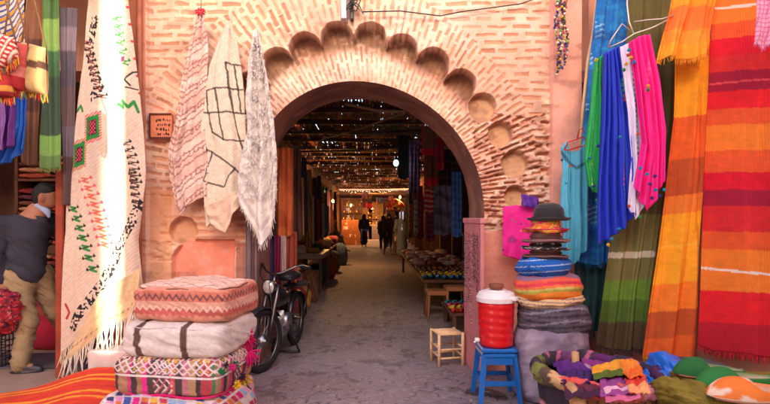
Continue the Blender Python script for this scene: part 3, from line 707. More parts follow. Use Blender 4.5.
# --- hanging blankets on the right
def red_col(x, y, U, W):
    t = y + (U - .5) * (y - VY) * -0.06
    O, O2, Rd, Cr, Dk, Dp, Wt = S(250, 132, 40), S(238, 92, 40), S(240, 30, 40), S(226, 16, 44), S(170, 18, 54), S(200, 24, 44), S(250, 226, 206)
    tb = [(12, O), (26, O), (40, O2), (62, Cr), (78, S(226, 44, 44)), (92, Dk), (112, Rd), (124, O2), (142, O), (155, O), (178, O2), (200, Rd), (207, Dk), (224, Rd), (232, S(228, 60, 48)), (252, O2), (300, O), (330, Rd), (400, Dk)]
    tb = [(20, O), (36, O2), (54, Cr), (70, S(222, 44, 44)), (90, Dk), (108, Rd), (124, O2), (150, O), (172, O2), (190, Cr), (206, Dk), (232, S(222, 40, 44)), (250, O2), (292, O), (324, Rd), (420, Dp)]
    c = stripes(t + 3 * (fbm(U * 3, W * 3, 9) - .5) - (x - 733) * -.12 * np.sign(y - VY) * 0, tb)
    for yy in (6, 272): c = mixc(c, Wt, (np.abs(t - yy - (U - .5) * 6) < 1.3))
    c = mixc(c, S(240, 90, 90), (np.abs(t - 81) < 1.0) * .7)
    return woven(c, U, W, 7, .09, 30, 300)
cloth('striped_blanket', [(713, -16), (790, -22)], [(697, 344), (712, 350), (740, 352), (792, 362)], (3.98, 3.42), red_col,
      'large red blanket with orange and crimson stripes at the right edge', 'blanket', 'blankets hanging on the right', 120, 340, lef=[(713, -16), (708, 90), (703, 200), (697, 344)], folds=(1.2, .03), seed=3,
      fr=dict(n=120, len=.05, r=.003, sp=.5), thick=.01)
def org_col(x, y, U, W):
    Y1, O1, O2, B1 = S(250, 166, 30), S(246, 130, 34), S(232, 100, 34), S(196, 84, 34)
    t = y + (x - 675) * .12
    c = stripes(t, [(60, O1), (118, Y1), (150, O2), (160, O2), (196, B1), (214, S(236, 128, 44)), (246, Y1), (283, Y1), (310, O1), (336, B1), (400, O2)])
    c = mixc(c, S(252, 190, 60), (np.abs(t - 246) < 1.2) * .7)
    return woven(c, U, W, 8, .09, 30, 300)
cloth('orange_blanket', [(676, 40), (712, 40)], [(642, 355), (664, 361), (680, 364), (697, 364)], (4.08, 3.98), org_col,
      'tall orange and amber blanket hanging left of the red striped one', 'blanket', 'blankets hanging on the right', 90, 300, lef=[(676, 40), (673, 120), (664, 200), (652, 290), (642, 355)], rig=[(712, 40), (707, 140), (703, 220), (696, 364)],
      folds=(1.6, .05), seed=12, fr=dict(n=90, len=.05, r=.003, sp=.4, col=S(226, 140, 40)), thick=.01)
cloth('orange_shawl', [(676, -14), (700, -16), (718, -14)], [(658, 60), (674, 56), (690, 60), (710, 52)], (3.9, 3.86), lambda x, y, U, W: woven(stripes(W, [(.3, S(250, 150, 34)), (.62, S(246, 118, 44)), (.8, S(250, 146, 44)), (1, S(244, 160, 34))]), U, W, 5, .1),
      'short amber shawl draped over the top of the orange blanket', 'shawl', None, 70, 80, folds=(2.5, .045), seed=14, fr=dict(n=60, len=.04, r=.003, col=S(240, 160, 40)))
def olive_col(x, y, U, W):
    c = stripes(y + (x - 620) * .03, [(215, S(92, 84, 40)), (252, S(126, 118, 66)), (258, S(206, 196, 170)), (280, S(120, 112, 60)), (300, S(106, 140, 44)), (322, S(84, 112, 36)), (400, S(84, 66, 40))])
    return woven(c, U, W, 8, .11, 30, 300)
cloth('olive_blanket', [(630, -14), (682, -14)], [(597, 345), (612, 350), (628, 350), (646, 348)], (4.3, 4.22), olive_col,
      'olive green blanket with a bright green band hanging behind the bright scarves', 'blanket', 'blankets hanging on the right', 90, 280, lef=[(630, -14), (624, 100), (612, 230), (597, 345)], rig=[(682, -14), (676, 120), (664, 200), (650, 290), (646, 348)],
      folds=(3, .03), seed=21, fr=dict(n=90, len=.05, r=.0025, col=S(70, 52, 44)))
def blue_col(x, y, U, W):
    c = full(x, S(22, 104, 176)); s = (fbm(U * 5, W * 40, 3) > .58)
    c = mixc(c, S(40, 140, 200), s * .6)
    for (a, b, k) in ((600, 30, 8), (588, 60, 7), (584, 108, 6), (592, 215, 9), (586, 212, 8)):
        c = mixc(c, S(150, 200, 226), (np.abs(x - a) < 5) * (np.abs(y - b) < k) * (np.mod(y + .3 * x, 5) < 1.6) * .8)
    for xx in (583, 590, 597): c = mixc(c, S(80, 170, 214), (np.abs(x - xx) < .6) * (y > 200) * (y < 225) * .8)
    c = mixc(c, S(16, 60, 130), (np.sin(W * 44) > .75) * .5)
    return woven(c, U, W, 9, .12)
cloth('blue_blanket', [(598, -14), (632, -14)], [(577, 262), (594, 265), (616, 262)], (4.42, 4.36), blue_col,
      'long deep blue woven wrap with pale ladder marks on its left edge', 'blanket', 'blankets hanging on the right', 70, 220, lef=[(598, -14), (590, 60), (582, 150), (577, 262)], folds=(2.5, .03), seed=22, fr=dict(n=60, len=.04, col=S(24, 90, 130)))
cloth('teal_cloth', [(574, 240), (600, 236), (622, 240)], [(577, 330), (590, 332), (606, 330)], (4.47, 4.42), lambda x, y, U, W: woven(full(x, S(22, 62, 62)), U, W, 4, .15), 'dark teal fringed cloth showing under the deep blue wrap', 'cloth', None, 40, 60, folds=(4, .03), seed=23, fr=dict(n=40, len=.08, col=S(20, 60, 60)))
cloth('pink_check_cloth', [(757, -14), (790, -14)], [(755, 44), (762, 49), (790, 36)], (3.35, 3.3), lambda x, y, U, W: woven(mixc(full(x, S(238, 170, 196)), S(216, 108, 150), (np.mod(x + y * .2, 4.5) < 1) | (np.mod(y, 4.5) < 1)), U, W, 4, .05),
      'pale pink checked cloth in the top right corner', 'cloth', None, 70, 70, folds=(2, .02), seed=24, fr=dict(n=30, len=.02, col=S(230, 130, 170)))
cloth('navy_cloth', [(606, -14), (634, -14)], [(600, 120), (628, 118)], (4.5, 4.46), lambda x, y, U, W: woven(full(x, S(30, 40, 92)), U, W, 4, .12), 'navy cloth hanging behind the wire hanger', 'cloth', None, 30, 50, folds=(2, .03), seed=27)

# pompoms strung on scarves: part of the scarf they are sewn to
def pompoms(root, pts, r=.016, name='pompom'):
    cols = [(240, 196, 40), (226, 40, 90), (40, 160, 200), (60, 60, 150), (240, 110, 40), (60, 170, 90)]
    for i, (x, y, Y) in enumerate(pts):
        b = MB(); p = P(x, y, Y); c = lin(cols[(i * 5 + int(x)) % 6]); rd = random.Random(i)
        for k in range(26):
            d = Vector((rd.gauss(0, 1), rd.gauss(0, 1), rd.gauss(0, 1))).normalized() * r * rd.uniform(.7, 1); b.tube([p, p + d], [r * .35, r * .22], 4, col=c * rd.uniform(.7, 1), cap=True)
        b.build(name, WOOL, root)
def scarf(name, top, bot, Y, c, lab, pom, braid=None, lef=None, rig=None, seed=1, folds=(4, .03), c2=None, nu=60):
    def cf(x, y, U, W):
        cc = full(x, c)
        if c2 is not None: cc = mixc(cc, c2, (U > .62) * (U < .8))
        cc = cc * (.93 + .12 * fbm(U * 26, W * 2, seed, 2))[..., None]
        if braid is not None:
            for bp, bc in braid: cc = mixc(cc, bc, line(x, y, bp, 1.3) * (np.sin(y * 1.2) > -.6))
        return cc
    r = cloth(name, top, bot, Y, cf, lab, 'scarf', 'bright scarves on the wire hanger', nu, 150, SILK, lef=lef, rig=rig, folds=folds, seed=seed, parent='root', part='fabric', foldtop=.8)
    pompoms(r, pom); return r
scarf('hanging_scarf', [(596, 60), (603, 55)], [(588, 186), (594, 192), (602, 194), (608, 180)], 4.06, S(24, 166, 84), 'bright green scarf, leftmost on the wire hanger', [(590, 158, 4.0), (598, 146, 4.0), (596, 60, 4.0), (594, 186, 4.0), (597, 200, 4.0)],
      braid=[([(598, 66), (592, 150), (592, 185)], S(200, 214, 70)), ([(603, 62), (602, 150)], S(170, 60, 90))], lef=[(596, 60), (590, 110), (584, 160), (588, 186)], rig=[(603, 55), (608, 100), (610, 150), (608, 180)], seed=2, folds=(3.5, .03))
scarf('hanging_scarf', [(604, 54), (620, 46)], [(597, 244), (606, 240), (622, 230), (640, 208)], 3.98, S(24, 52, 190), 'long royal blue scarf in the middle of the wire hanger', [(620, 137, 3.9), (624, 70, 3.9), (626, 64, 3.9), (600, 243, 3.9), (612, 239, 3.9), (619, 229, 3.9), (633, 214, 3.9), (629, 206, 3.9), (608, 245, 3.9)],
      braid=[([(622, 64), (624, 140), (624, 180), (626, 205)], S(90, 160, 150)), ([(625, 90), (625, 100)], S(236, 90, 60)), ([(624, 166), (624, 184)], S(220, 60, 130))], lef=[(604, 54), (602, 120), (598, 180), (597, 244)], rig=[(620, 46), (632, 110), (636, 160), (640, 208)], seed=5, folds=(5, .04))
scarf('hanging_scarf', [(620, 47), (632, 42)], [(628, 206), (636, 220), (646, 204)], 3.94, S(224, 214, 236), 'thin white lilac scarf between the blue and the pink one', [(628, 55, 3.88), (631, 58, 3.88), (634, 62, 3.88), (629, 50, 3.88), (638, 134, 3.88), (640, 217, 3.88)],
      braid=[([(632, 60), (637, 130), (641, 190)], S(60, 150, 170))], lef=[(620, 47), (628, 110), (632, 160), (628, 206)], rig=[(632, 42), (641, 90), (645, 150), (646, 204)], seed=6, folds=(2, .02))
scarf('hanging_scarf', [(630, 42), (640, 36), (650, 35)], [(634, 186), (640, 200), (648, 212), (658, 196), (663, 178)], 3.90, S(238, 28, 142), 'hot pink scarf with pompoms, rightmost on the wire hanger', [(648, 86, 3.82), (648, 90, 3.82), (640, 168, 3.82), (647, 174, 3.82), (655, 176, 3.82), (650, 184, 3.82), (656, 190, 3.82), (652, 198, 3.82), (664, 190, 3.82), (660, 196, 3.82)],
      braid=[([(648, 60), (648, 84)], S(250, 90, 170))], lef=[(630, 42), (636, 90), (642, 140), (634, 186)], rig=[(650, 35), (659, 80), (664, 130), (663, 178)], seed=7, folds=(4, .035))
def hangers():
    b = MB(); q = lambda *p: [P(x, y, Y) for x, y, Y in p]
    b.tube(q((628, -12, 4.0), (627, 4, 4.0), (629, 22, 3.96), (634, 34, 3.95), (622, 24, 3.96), (611, 40, 3.96), (608, 48, 3.98)), .006, 6)
    b.tube(q((608, 48, 3.98), (622, 42, 3.96), (634, 34, 3.95), (652, 28, 3.93), (668, 20, 3.9)), .006, 6)
    b.tube(q((634, 22, 3.97), (648, 20, 3.95), (662, 19, 3.92), (678, 14, 3.9)), .005, 6)
    tag(b.build('wire_hanger', WIRE, None, True), 'twisted pale wire hanger above the bright scarves', 'hanger')
    b = MB(); b.tube([P(x, y, 4.3) for x, y in ((666, -10), (650, 30), (644, 40))], .006, 6)
    tag(b.build('cord', mat('green_cord', S(120, 170, 120), .6), None, True), 'pale green cord hanging over the olive blanket', 'cord')
    b = MB(); b.tube([P(x, y, 4.5) for x, y in ((599, -12), (594, 30), (588, 62), (583, 110), (579, 160))], [.018, .016, .016, .015, .012], 8)
    tag(b.build('bamboo_pole', mat('bamboo', S(222, 186, 140), .5), None, True), 'pale cane pole leaning along the deep blue wrap', 'pole')
hangers()
# light blue blouse on red hanger
r = cloth('blue_blouse', [(561, 148), (566, 141), (572, 152), (580, 150), (584, 140), (590, 142)], [(560, 262), (572, 266), (586, 250)], 4.3, lambda x, y, U, W: mixc(woven(full(x, S(88, 184, 212)), U, W, 3, .05), S(40, 70, 110), line(x, y, [(562, 152), (568, 162), (576, 168), (584, 164)], 2) * .8),
      'light blue blouse with dark braided neckline on a red hanger', 'blouse', None, 50, 90, SILK, lef=[(561, 148), (563, 170), (561, 200), (564, 235), (560, 262)], rig=[(590, 142), (588, 190), (586, 250)], folds=(3, .03), seed=51, parent='root')
pompoms(r, [(566, 183, 4.22), (562, 160, 4.22), (570, 166, 4.22), (578, 168, 4.22)], .012)
b = MB(); b.tube([P(x, y, 4.26) for x, y in ((564, 150), (568, 142), (584, 137), (586, 145), (568, 150), (564, 150))], .006, 6); b.tube([P(x, y, 4.26) for x, y in ((577, 140), (579, 130), (583, 128), (584, 133))], .005, 6)
tag(b.build('red_hanger', mat('red_plastic', S(196, 30, 44), .35, var=.05), None, True), 'small red clothes hanger holding the light blue blouse', 'hanger')
# magenta cloth pinned on the pink plaster
r = cloth('magenta_cloth', [(503, 207), (516, 205), (545, 208)], [(503, 255), (520, 260), (545, 262)], 4.56, lambda x, y, U, W: mixc(woven(full(x, S(230, 20, 140)), U, W, 3, .06), S(150, 20, 110), (np.hypot(x - 512, y - 240) < 4) * .7),
      'magenta cloth edged with small pompoms pinned on the pink plaster', 'cloth', None, 40, 40, SILK, folds=(1, .012), seed=52, parent='root')
pompoms(r, [(503, 212, 4.5), (503, 222, 4.5), (503, 250, 4.5), (508, 256, 4.5), (515, 258, 4.5), (522, 258, 4.5), (512, 220, 4.5), (516, 222, 4.5), (521, 224, 4.5), (526, 224, 4.5), (512, 212, 4.5), (521, 231, 4.5), (512, 240, 4.5)], .009)
cloth('violet_cloth', [(521, 194), (538, 197)], [(522, 206), (540, 209)], 4.5, velvet(S(92, 44, 150)), 'small violet cloth tucked above the magenta one', 'cloth', None, 20, 16, SILK, folds=(3, .02), seed=53)
def garland():
    root = empty('beaded_garland', P(561, 76, 4.5), 'beaded multicoloured garland hanging on the pink pilaster', 'garland'); rd = random.Random(8)
    for s in range(5):
        b = MB(); n = 60; yb = [62, 76, 70, 58, 66][s]
        for i in range(n):
            t = i / n; y = -14 + (yb + 14) * t; x = 557 + s * 2.2 + 2 * math.sin(t * 9 + s * 2) + rd.uniform(-1, 1)
            c = lin(rd.choice([(196, 170, 60), (60, 80, 140), (180, 60, 90), (120, 160, 90), (70, 60, 110), (226, 214, 180), (90, 60, 50)]))
            b.ball(P(x, y, 4.5 + rd.uniform(-.03, .03)), rd.uniform(.009, .016), 6, col=c)
        b.build('bead_string', mat('beads', None, .35, var=0), root, True)
garland()
# ---------------------------------------------------------------- soft boxes, lathes
def softbox_arr(c, size, n=40, e=5.0, rz=0, puff=.04, seed=0, lump=.02, rx=0, ry=0):
    g = np.linspace(-1, 1, n); A, B = np.meshgrid(g, g); Vs, Fs, Nf = [], [], []
    off = 0
    for ax in range(3):
        for s in (-1, 1):
            p = np.zeros(A.shape + (3,)); p[..., ax] = s; p[..., (ax + 1) % 3] = A * 1; p[..., (ax + 2) % 3] = B * s
            Vs.append(p.reshape(-1, 3)); Fs.append(gridf(n, n) + off); off += n * n
    p = np.concatenate(Vs); Fq = np.concatenate(Fs)
    key = np.round(p * 1e5).astype(np.int64); _, ix, inv = np.unique(key, axis=0, return_index=True, return_inverse=True)
    p = p[ix]; Fq = np.ravel(inv)[Fq]
    k = (np.abs(p) ** e).sum(1) ** (1 / e); q = p / k[:, None]
    fl = 1 + puff * (1 - q[:, [1]] ** 2) * (1 - q[:, [0]] ** 2) * np.array([[0, 0, 4.0]]) + puff * (1 - q[:, [2]] ** 2) * np.array([[1., 1., 0]])
    w_ = q * fl
    nz = (fbm(q[:, 0] * 2.2 + q[:, 2] + 9, q[:, 1] * 2.2 + q[:, 2] * 1.3 + 5, seed, 3) - .5) * lump * 2
    V = w_ * np.array(size) / 2 + q * nz[:, None]
    M = Matrix.Rotation(rz, 3, 'Z') @ Matrix.Rotation(ry, 3, 'Y') @ Matrix.Rotation(rx, 3, 'X')
    return V @ np.array(M).T + np.array(c), Fq, q, p
def softbox(name, c, size, cf, mat_=None, parent=None, **k):
    V, Fq, q, p = softbox_arr(c, size, **k)
    return mk(name, V, Fq, mat_ or WOOL, parent, np.clip(cf(q, p, V), 0, 1), True)
def n3(V, s, seed=0, o=3): return fbm(V[:, 0] * s + V[:, 2] * s * .7, V[:, 1] * s * .6 + V[:, 2] * s, seed, o)
def piping(parent, c, size, e, rz, z, r, col, m=None, puff=0):
    b = MB(); pts = []
    for i in range(64):
        a = 2 * math.pi * i / 64; x, y = math.cos(a), math.sin(a); k = (abs(x) ** e + abs(y) ** e) ** (1 / e); x, y = x / k * size[0] / 2, y / k * size[1] / 2
        pts.append(Vector(c) + Vector((x * math.cos(rz) - y * math.sin(rz), x * math.sin(rz) + y * math.cos(rz), z + .006 * math.sin(a * 7))))
    b.tube(pts, r, 6, col=col, closed=True); return b.build('piping', m or WOOL, parent, True)

# ---------------------------------------------------------------- poufs at lower left
def poufs():
    rz = R(-9)
    def loc(q, size): return q[:, 0] * size[0] / 2, q[:, 1] * size[1] / 2, q[:, 2] * size[2] / 2
    # patchwork at the bottom
    c = (-1.345, 3.60, .085); sz = (.84, .80, .32)
    def cf(q, p, V):
        x, y, z = loc(q, sz); top = p[:, 2] > .99
        s = .062; u = np.where(top, x, np.where(np.abs(p[:, 1]) > .99, x, y)) / s + z * .5 / s; v = np.where(top, y, z) / s
        i, j = np.floor(u + v * .5).astype(np.int64), np.floor(v * 1.0).astype(np.int64)
        pal = np.array([S(230, 40, 130), S(240, 180, 60), S(160, 190, 222), S(70, 90, 160), S(244, 232, 224), S(246, 226, 226), S(200, 60, 90), S(226, 120, 60), S(60, 60, 110), S(236, 150, 190)])
        cc = pal[(_h(i, j, 3) * 9.99).astype(int)]
        du = np.mod(u + v * .5, 1) - .5; dv = np.mod(v, 1) - .5
        cc = np.where((np.maximum(np.abs(du), np.abs(dv)) > .42)[:, None], S(226, 210, 206), cc)
        return cc * (.8 + .4 * n3(V, 40, 3))[:, None]
    r = empty('patchwork_pouf', (c[0], c[1], 0), 'multicoloured patchwork pouf at the bottom of the stack', 'pouf', 'square poufs stacked by the moped')
    softbox('cover', c, sz, cf, parent=r, n=90, e=6, rz=rz, puff=.03, seed=3, lump=.02)
    # kilim pouf with coloured stripes
    c = (-1.31, 3.60, .365); sz = (.73, .60, .25)
    def cf(q, p, V):
        x, y, z = loc(q, sz); side = np.abs(p[:, 2]) < .99
        t = np.where(np.abs(p[:, 1]) > .99, x, y); k = (t + .4) / .8
        tb = [(.07, S(226, 200, 196)), (.12, S(70, 56, 56)), (.20, S(176, 130, 100)), (.23, S(206, 70, 120)), (.28, S(72, 58, 58)), (.33, S(176, 126, 96)), (.37, S(226, 50, 140)), (.44, S(84, 66, 62)), (.56, S(90, 68, 70)), (.60, S(206, 90, 90)), (.66, S(80, 62, 62)), (.72, S(196, 120, 130)), (.78, S(190, 150, 106)), (.82, S(78, 60, 62)), (.9, S(186, 70, 80)), (2, S(80, 130, 90))]
        cc = stripes(k, tb)
        zz = z / .125
        dia = (np.abs(np.mod(t / .05 + np.abs(np.mod(zz * 2.2, 2) - 1), 1) - .5) < .13)
        cc = mixc(cc, S(238, 220, 216), dia * (k > .42) * (k < .58)); cc = mixc(cc, S(220, 100, 130), (np.abs(np.mod(t / .05 - zz * 1.7, 1) - .5) < .1) * (k > .42) * (k < .58))
        up = side & (zz > .25); hexa = np.abs(np.mod(t / .055, 1) - .5) + np.abs(np.mod(zz * 2.4 + .4, 1) - .5)
        cc = mixc(cc, S(234, 210, 206), up * (np.abs(hexa - .5) < .14)); cc = mixc(cc, S(222, 170, 60), up * (hexa < .2) * (np.sin(t * 30) > .3))
        cc = mixc(cc, S(238, 226, 224), side * (np.abs(zz - .12) < .06))
        top = ~side; d2 = np.abs(np.mod(x / .07 + y / .09, 1) - .5) + np.abs(np.mod(x / .07 - y / .09, 1) - .5)
        tc = np.where((np.mod(np.floor(y / .06 + 40), 3) < 1)[:, None], S(226, 110, 150), np.where((np.mod(np.floor(x / .10 + 40), 2) < 1)[:, None], S(240, 196, 70), S(84, 60, 66)))
        cc = np.where(top[:, None], tc, cc); cc = mixc(cc, S(246, 232, 226), top * (np.abs(d2 - .5) < .16)); cc = mixc(cc, S(206, 44, 90), top * (d2 < .22))
        return cc * (.8 + .4 * n3(V, 50, 5))[:, None]
    r = empty('kilim_pouf', (c[0], c[1], c[2] - .12), 'pouf with pink and brown kilim stripes and a white diamond panel, third from the top', 'pouf', 'square poufs stacked by the moped')
    softbox('cover', c, sz, cf, parent=r, n=90, e=9, rz=rz, puff=.04, seed=5, lump=.015)
    piping(r, c, (sz[0] * .99, sz[1] * .99), 7, rz, -.112, .008, S(222, 30, 110))
    rd = random.Random(3); b = MB()      # small coloured tufts on the right corner
    for i in range(9):
        p = Vector(c) + Vector((.33 + rd.uniform(-.02, .09), -.27 + rd.uniform(-.05, .3), rd.uniform(-.07, .09))); col = lin(rd.choice([(240, 190, 40), (226, 40, 130), (30, 130, 70), (240, 190, 40), (60, 50, 60)]))
        for k in range(30):
            d = Vector((rd.gauss(0, 1), rd.gauss(0, 1) - .3, rd.gauss(0, 1))).normalized() * rd.uniform(.02, .035); b.tube([p, p + d], [.006, .004], 4, col=col * rd.uniform(.7, 1))
    b.build('tufts', WOOL, r)
    # white and brown striped
    c = (-1.275, 3.62, .60); sz = (.70, .62, .215)
    def cf(q, p, V):
        x, y, z = loc(q, sz); side = np.abs(p[:, 1]) > .99; cc = full(x, S(228, 214, 206))
        t = x + (y + .33) * -.16
        for k, wd in ((-.22, .022), (.10, .022), (.36, .018)):
            cc = mixc(cc, S(104, 72, 64), (np.abs(t + z * (.12 if k < 0 else .05) - k) < wd))
        return cc * (.9 + .2 * n3(V, 60, 5))[:, None]
    r = empty('striped_pouf', (c[0], c[1], c[2] - .1), 'off white pouf with brown bands, second from the top', 'pouf', 'square poufs stacked by the moped')
    softbox('cover', c, sz, cf, parent=r, n=80, e=9, rz=rz, puff=.04, seed=7, lump=.018)
    piping(r, c, (sz[0] * .985, sz[1] * .985), 6, rz, .085, .004, S(214, 196, 186))
    # pink zigzag
    c = (-1.245, 3.66, .83); sz = (.655, .60, .235)
    def cf(q, p, V):
        x, y, z = loc(q, sz); side = np.abs(p[:, 2]) < .99; t = np.where(np.abs(p[:, 1]) > .99, x, y)
        cc = full(x, S(200, 112, 92)); zz = z / .1175; tri = np.abs(np.mod(t / .046, 1) - .5) * 2
        cc = stripes(zz, [(-.55, S(222, 152, 126)), (-.15, S(206, 104, 92)), (.2, S(228, 168, 144)), (.75, S(212, 122, 100)), (3, S(222, 150, 126))])
        cc = mixc(cc, S(124, 78, 78), (np.abs(zz - .30 - tri * .28) < .08)); cc = mixc(cc, S(240, 196, 176), np.abs(zz + .3 - tri * .24) < .09); cc = mixc(cc, S(214, 108, 98), np.abs(zz + .62 - tri * .2) < .07)
        top = ~side; k1 = np.abs(np.mod(x / .17 + y / .12, 1) - .5); k2 = np.abs(np.mod(x / .17 - y / .12 + .3, 1) - .5)
        tc = mixc(full(x, S(238, 202, 182)), S(158, 104, 98), (np.minimum(k1, k2) < .035)); tc = mixc(tc, S(222, 140, 122), (np.abs(np.mod(y / .05, 1) - .5) < .1) * .6)
        cc = np.where(top[:, None], tc, cc)
        return cc * (.86 + .28 * n3(V, 60, 5))[:, None]
    r = empty('zigzag_pouf', (c[0], c[1], c[2] - .12), 'salmon pink pouf with zigzag bands on top of the stack', 'pouf', 'square poufs stacked by the moped')
    softbox('cover', c, sz, cf, parent=r, n=90, e=9, rz=rz, puff=.04, seed=9, lump=.018)
    piping(r, c, (sz[0] * .985, sz[1] * .985), 6, rz, .10, .006, S(150, 98, 86))
    # pink and yellow wool tassel at the right edge of the stack
    r = empty('wool_tassel', P(246, 350, 3.75), 'hot pink and yellow wool tassel bunch beside the poufs', 'tassel'); rd = random.Random(9)
    for (x, y, col, k) in ((246, 338, S(230, 24, 110), 1), (248, 352, S(226, 20, 120), 1.2), (242, 376, S(222, 180, 50), 1.2)):
        b = MB(); p = P(x, y, 3.72)
        for i in range(110):
            d = Vector((rd.gauss(0, 1) * .6, rd.gauss(0, 1) * .6, rd.gauss(0, 1) - .5)).normalized() * rd.uniform(.04, .09) * k; b.tube([p, p + d * .6, p + d + Vector((0, 0, -.012))], [.006, .006, .003], 4, col=col * rd.uniform(.7, 1.05))
        b.build('tuft', WOOL, r)
poufs()
# ---------------------------------------------------------------- striped blanket on a low platform
def floor_blanket():
    b = MB(); cs = [P(-40, 430, 3.4), P(112, 372, 3.95), P(150, 430, 3.4)]
    nu, nv = 110, 90; U, W = np.meshgrid(np.linspace(0, 1, nu), np.linspace(0, 1, nv))
    # corners on the ground plane: far-left, far-right, near-left, near-right
    fl, fr_, nl, nr = np.array([-2.95, 4.02]), np.array([-2.02, 4.32]), np.array([-3.05, 3.1]), np.array([-1.55, 3.1])
    XY = (1 - W)[..., None] * ((1 - U)[..., None] * fl + U[..., None] * fr_) + W[..., None] * ((1 - U)[..., None] * nl + U[..., None] * nr)
    x, y = XY[..., 0], XY[..., 1]
    z = 0.02 + .15 * sst(0, .9, U) * (1 - .4 * W) + .02 * np.sin(x * 9 + y * 4) * U + .015 * (fbm(x * 5, y * 5, 3) - .5)
    t = (W + .16 * (1 - U) + .03 * np.sin(U * 9))
    c = full(x, S(222, 50, 34)); c = mixc(c, S(236, 84, 42), sst(.3, .7, fbm(U * 3, W * 40, 5)) * .6)
    for k in (.22, .30, .52, .60, .84, .92): c = mixc(c, S(250, 160, 44), (np.abs(t - k) < .016))
    c = mixc(c, S(240, 130, 70), (W < .02) * .7)
    c = woven(c, U, W, 5, .12)
    o = mk('striped_floor_blanket', np.stack([x, y, z], -1).reshape(-1, 3), gridf(nu, nv)[:, ::-1], CLOTH, None, c.reshape(-1, 3), True, .012)
    tag(o, 'vermilion blanket with yellow stripes spread on the ground at the lower left', 'blanket')
    b = MB(); a = P(108, 338, 4.3); b.box((-2.16, 4.42, .20), (.50, .22, .16), bev=.012); tag(b.build('white_box', mat('chalky_box', S(226, 206, 198), .8, var=.12, bump=.3), None), 'low pale box behind the fringe of the cream rug', 'box')
    b = MB(); b.box((-2.16, 4.44, .055), (.62, .30, .11), bev=.01); tag(b.build('stone_step', PLASTER2, None), 'worn stone step under the pale box', 'step')
PLASTER2 = mat('stone_step', S(196, 164, 146), .9, var=.25, vscale=9, bump=.5)
floor_blanket()

# ---------------------------------------------------------------- jug, stools, panel
def jug():
    c = P(496, 348, 3.99); x0, y0, z0 = c.x, c.y, .413
    r = empty('water_cooler', (x0, y0, z0), 'red ribbed water cooler with a white lid standing on the blue stool', 'cooler')
    red = mat('red_plastic_body', S(214, 22, 30), .32, var=.06, vscale=6, coat=.3); wh = mat('white_plastic', S(232, 226, 226), .4, var=.06)
    n = 64; m = 60; V = []; H = .37
    for i in range(m):
        t = i / (m - 1); z = t * H
        for k in range(n):
            a = 2 * math.pi * k / n; rr = .128 + .012 * t + .0016 * math.sin(t * 2 * math.pi * 6.5 + a * 1.0) * min(1, t * 12) * min(1, (1 - t) * 9)
            if t < .03: rr -= .012
            V.append((x0 + rr * math.cos(a), y0 + rr * math.sin(a), z0 + z))
    Fc = [(i * n + k, i * n + (k + 1) % n, (i + 1) * n + (k + 1) % n, (i + 1) * n + k) for i in range(m - 1) for k in range(n)] + [tuple(range(n - 1, -1, -1)), tuple(range((m - 1) * n, m * n))]
    mk('cooler_body', np.array(V), Fc, red, r)
    b = MB(); zt = z0 + H; b.lathe([(.142, zt - .03), (.150, zt - .027), (.151, zt + .006), (.146, zt + .012), (.132, zt + .040), (.118, zt + .048), (.080, zt + .052), (.078, zt + .062), (.0, zt + .063)], (x0, y0, 0), 90); b.box((x0 + .105, y0 - .105, zt + .006), (.05, .07, .03), rz=.78, bev=.006); lid = b.build('lid', wh, r, False)
    b = MB(); b.lathe([(.02, 0), (.045, .006), (.055, .02), (.058, .04), (.052, .045), (.048, .03), (.03, .012), (0, .01)], (x0 + .0, y0 - .01, zt + .062), 28, wob=lambda a, z: .03 * math.sin(a * 6))
    tag(b.build('clay_bowl', mat('clay', S(130, 72, 48), .6, var=.2), None, True), 'small brown bowl resting on the white lid of the red cooler', 'bowl')
    b = MB(); b.box((x0 - .155, y0 - .04, z0 + .05), (.035, .04, .03), bev=.006); b.tube([(x0 - .15, y0 - .04, z0 + .05), (x0 - .18, y0 - .05, z0 + .03)], .009, 8); b.build('tap', wh, r, True)
jug()
def plastic_stool():
    x0, y0 = P(496, 348, 3.99).x, 3.99; m = mat('blue_plastic', S(28, 104, 186), .35, var=.08, vscale=10, coat=.2)
    r = empty('plastic_stool', (x0, y0, 0), 'blue plastic stool under the red water cooler', 'stool'); H = .41
    b = MB(); b.box((x0, y0, H - .012), (.28, .28, .024), bev=.02); b.box((x0, y0, H - .05), (.27, .27, .055), bev=.02); b.build('seat', m, r)
    for sx in (-1, 1):
        for sy in (-1, 1):
            b = MB(); n = 9; V = []
            for i in range(n):
                t = i / (n - 1); z = (H - .05) * (1 - t); cx = x0 + sx * (.112 + .036 * t); cy = y0 + sy * (.112 + .036 * t); h = .034 - .006 * t; q = .018
                V += [(cx + sx * .012 - h / 2 + .0, cy - h / 2, z), (cx + h / 2, cy - h / 2, z), (cx + h / 2, cy + h / 2, z), (cx - h / 2, cy + h / 2, z)]
            Fc = [(i * 4 + k, i * 4 + (k + 1) % 4, (i + 1) * 4 + (k + 1) % 4, (i + 1) * 4 + k) for i in range(n - 1) for k in range(4)] + [(3, 2, 1, 0), tuple(range((n - 1) * 4, n * 4))]
            b.add(V, Fc); b.build('leg', m, r)
    k = .112 + .036 * .62
    for s in (-1, 1):
        b = MB(); b.box((x0, y0 + s * k, .155), (2 * k - .03, .014, .035)); b.build('stretcher', m, r)
        b = MB(); b.box((x0 + s * k, y0, .155), (.014, 2 * k - .03, .035)); b.build('stretcher', m, r)
        b = MB(); b.box((x0, y0 + s * .125, H - .09), (.20, .010, .05)); b.build('apron', m, r)
plastic_stool()
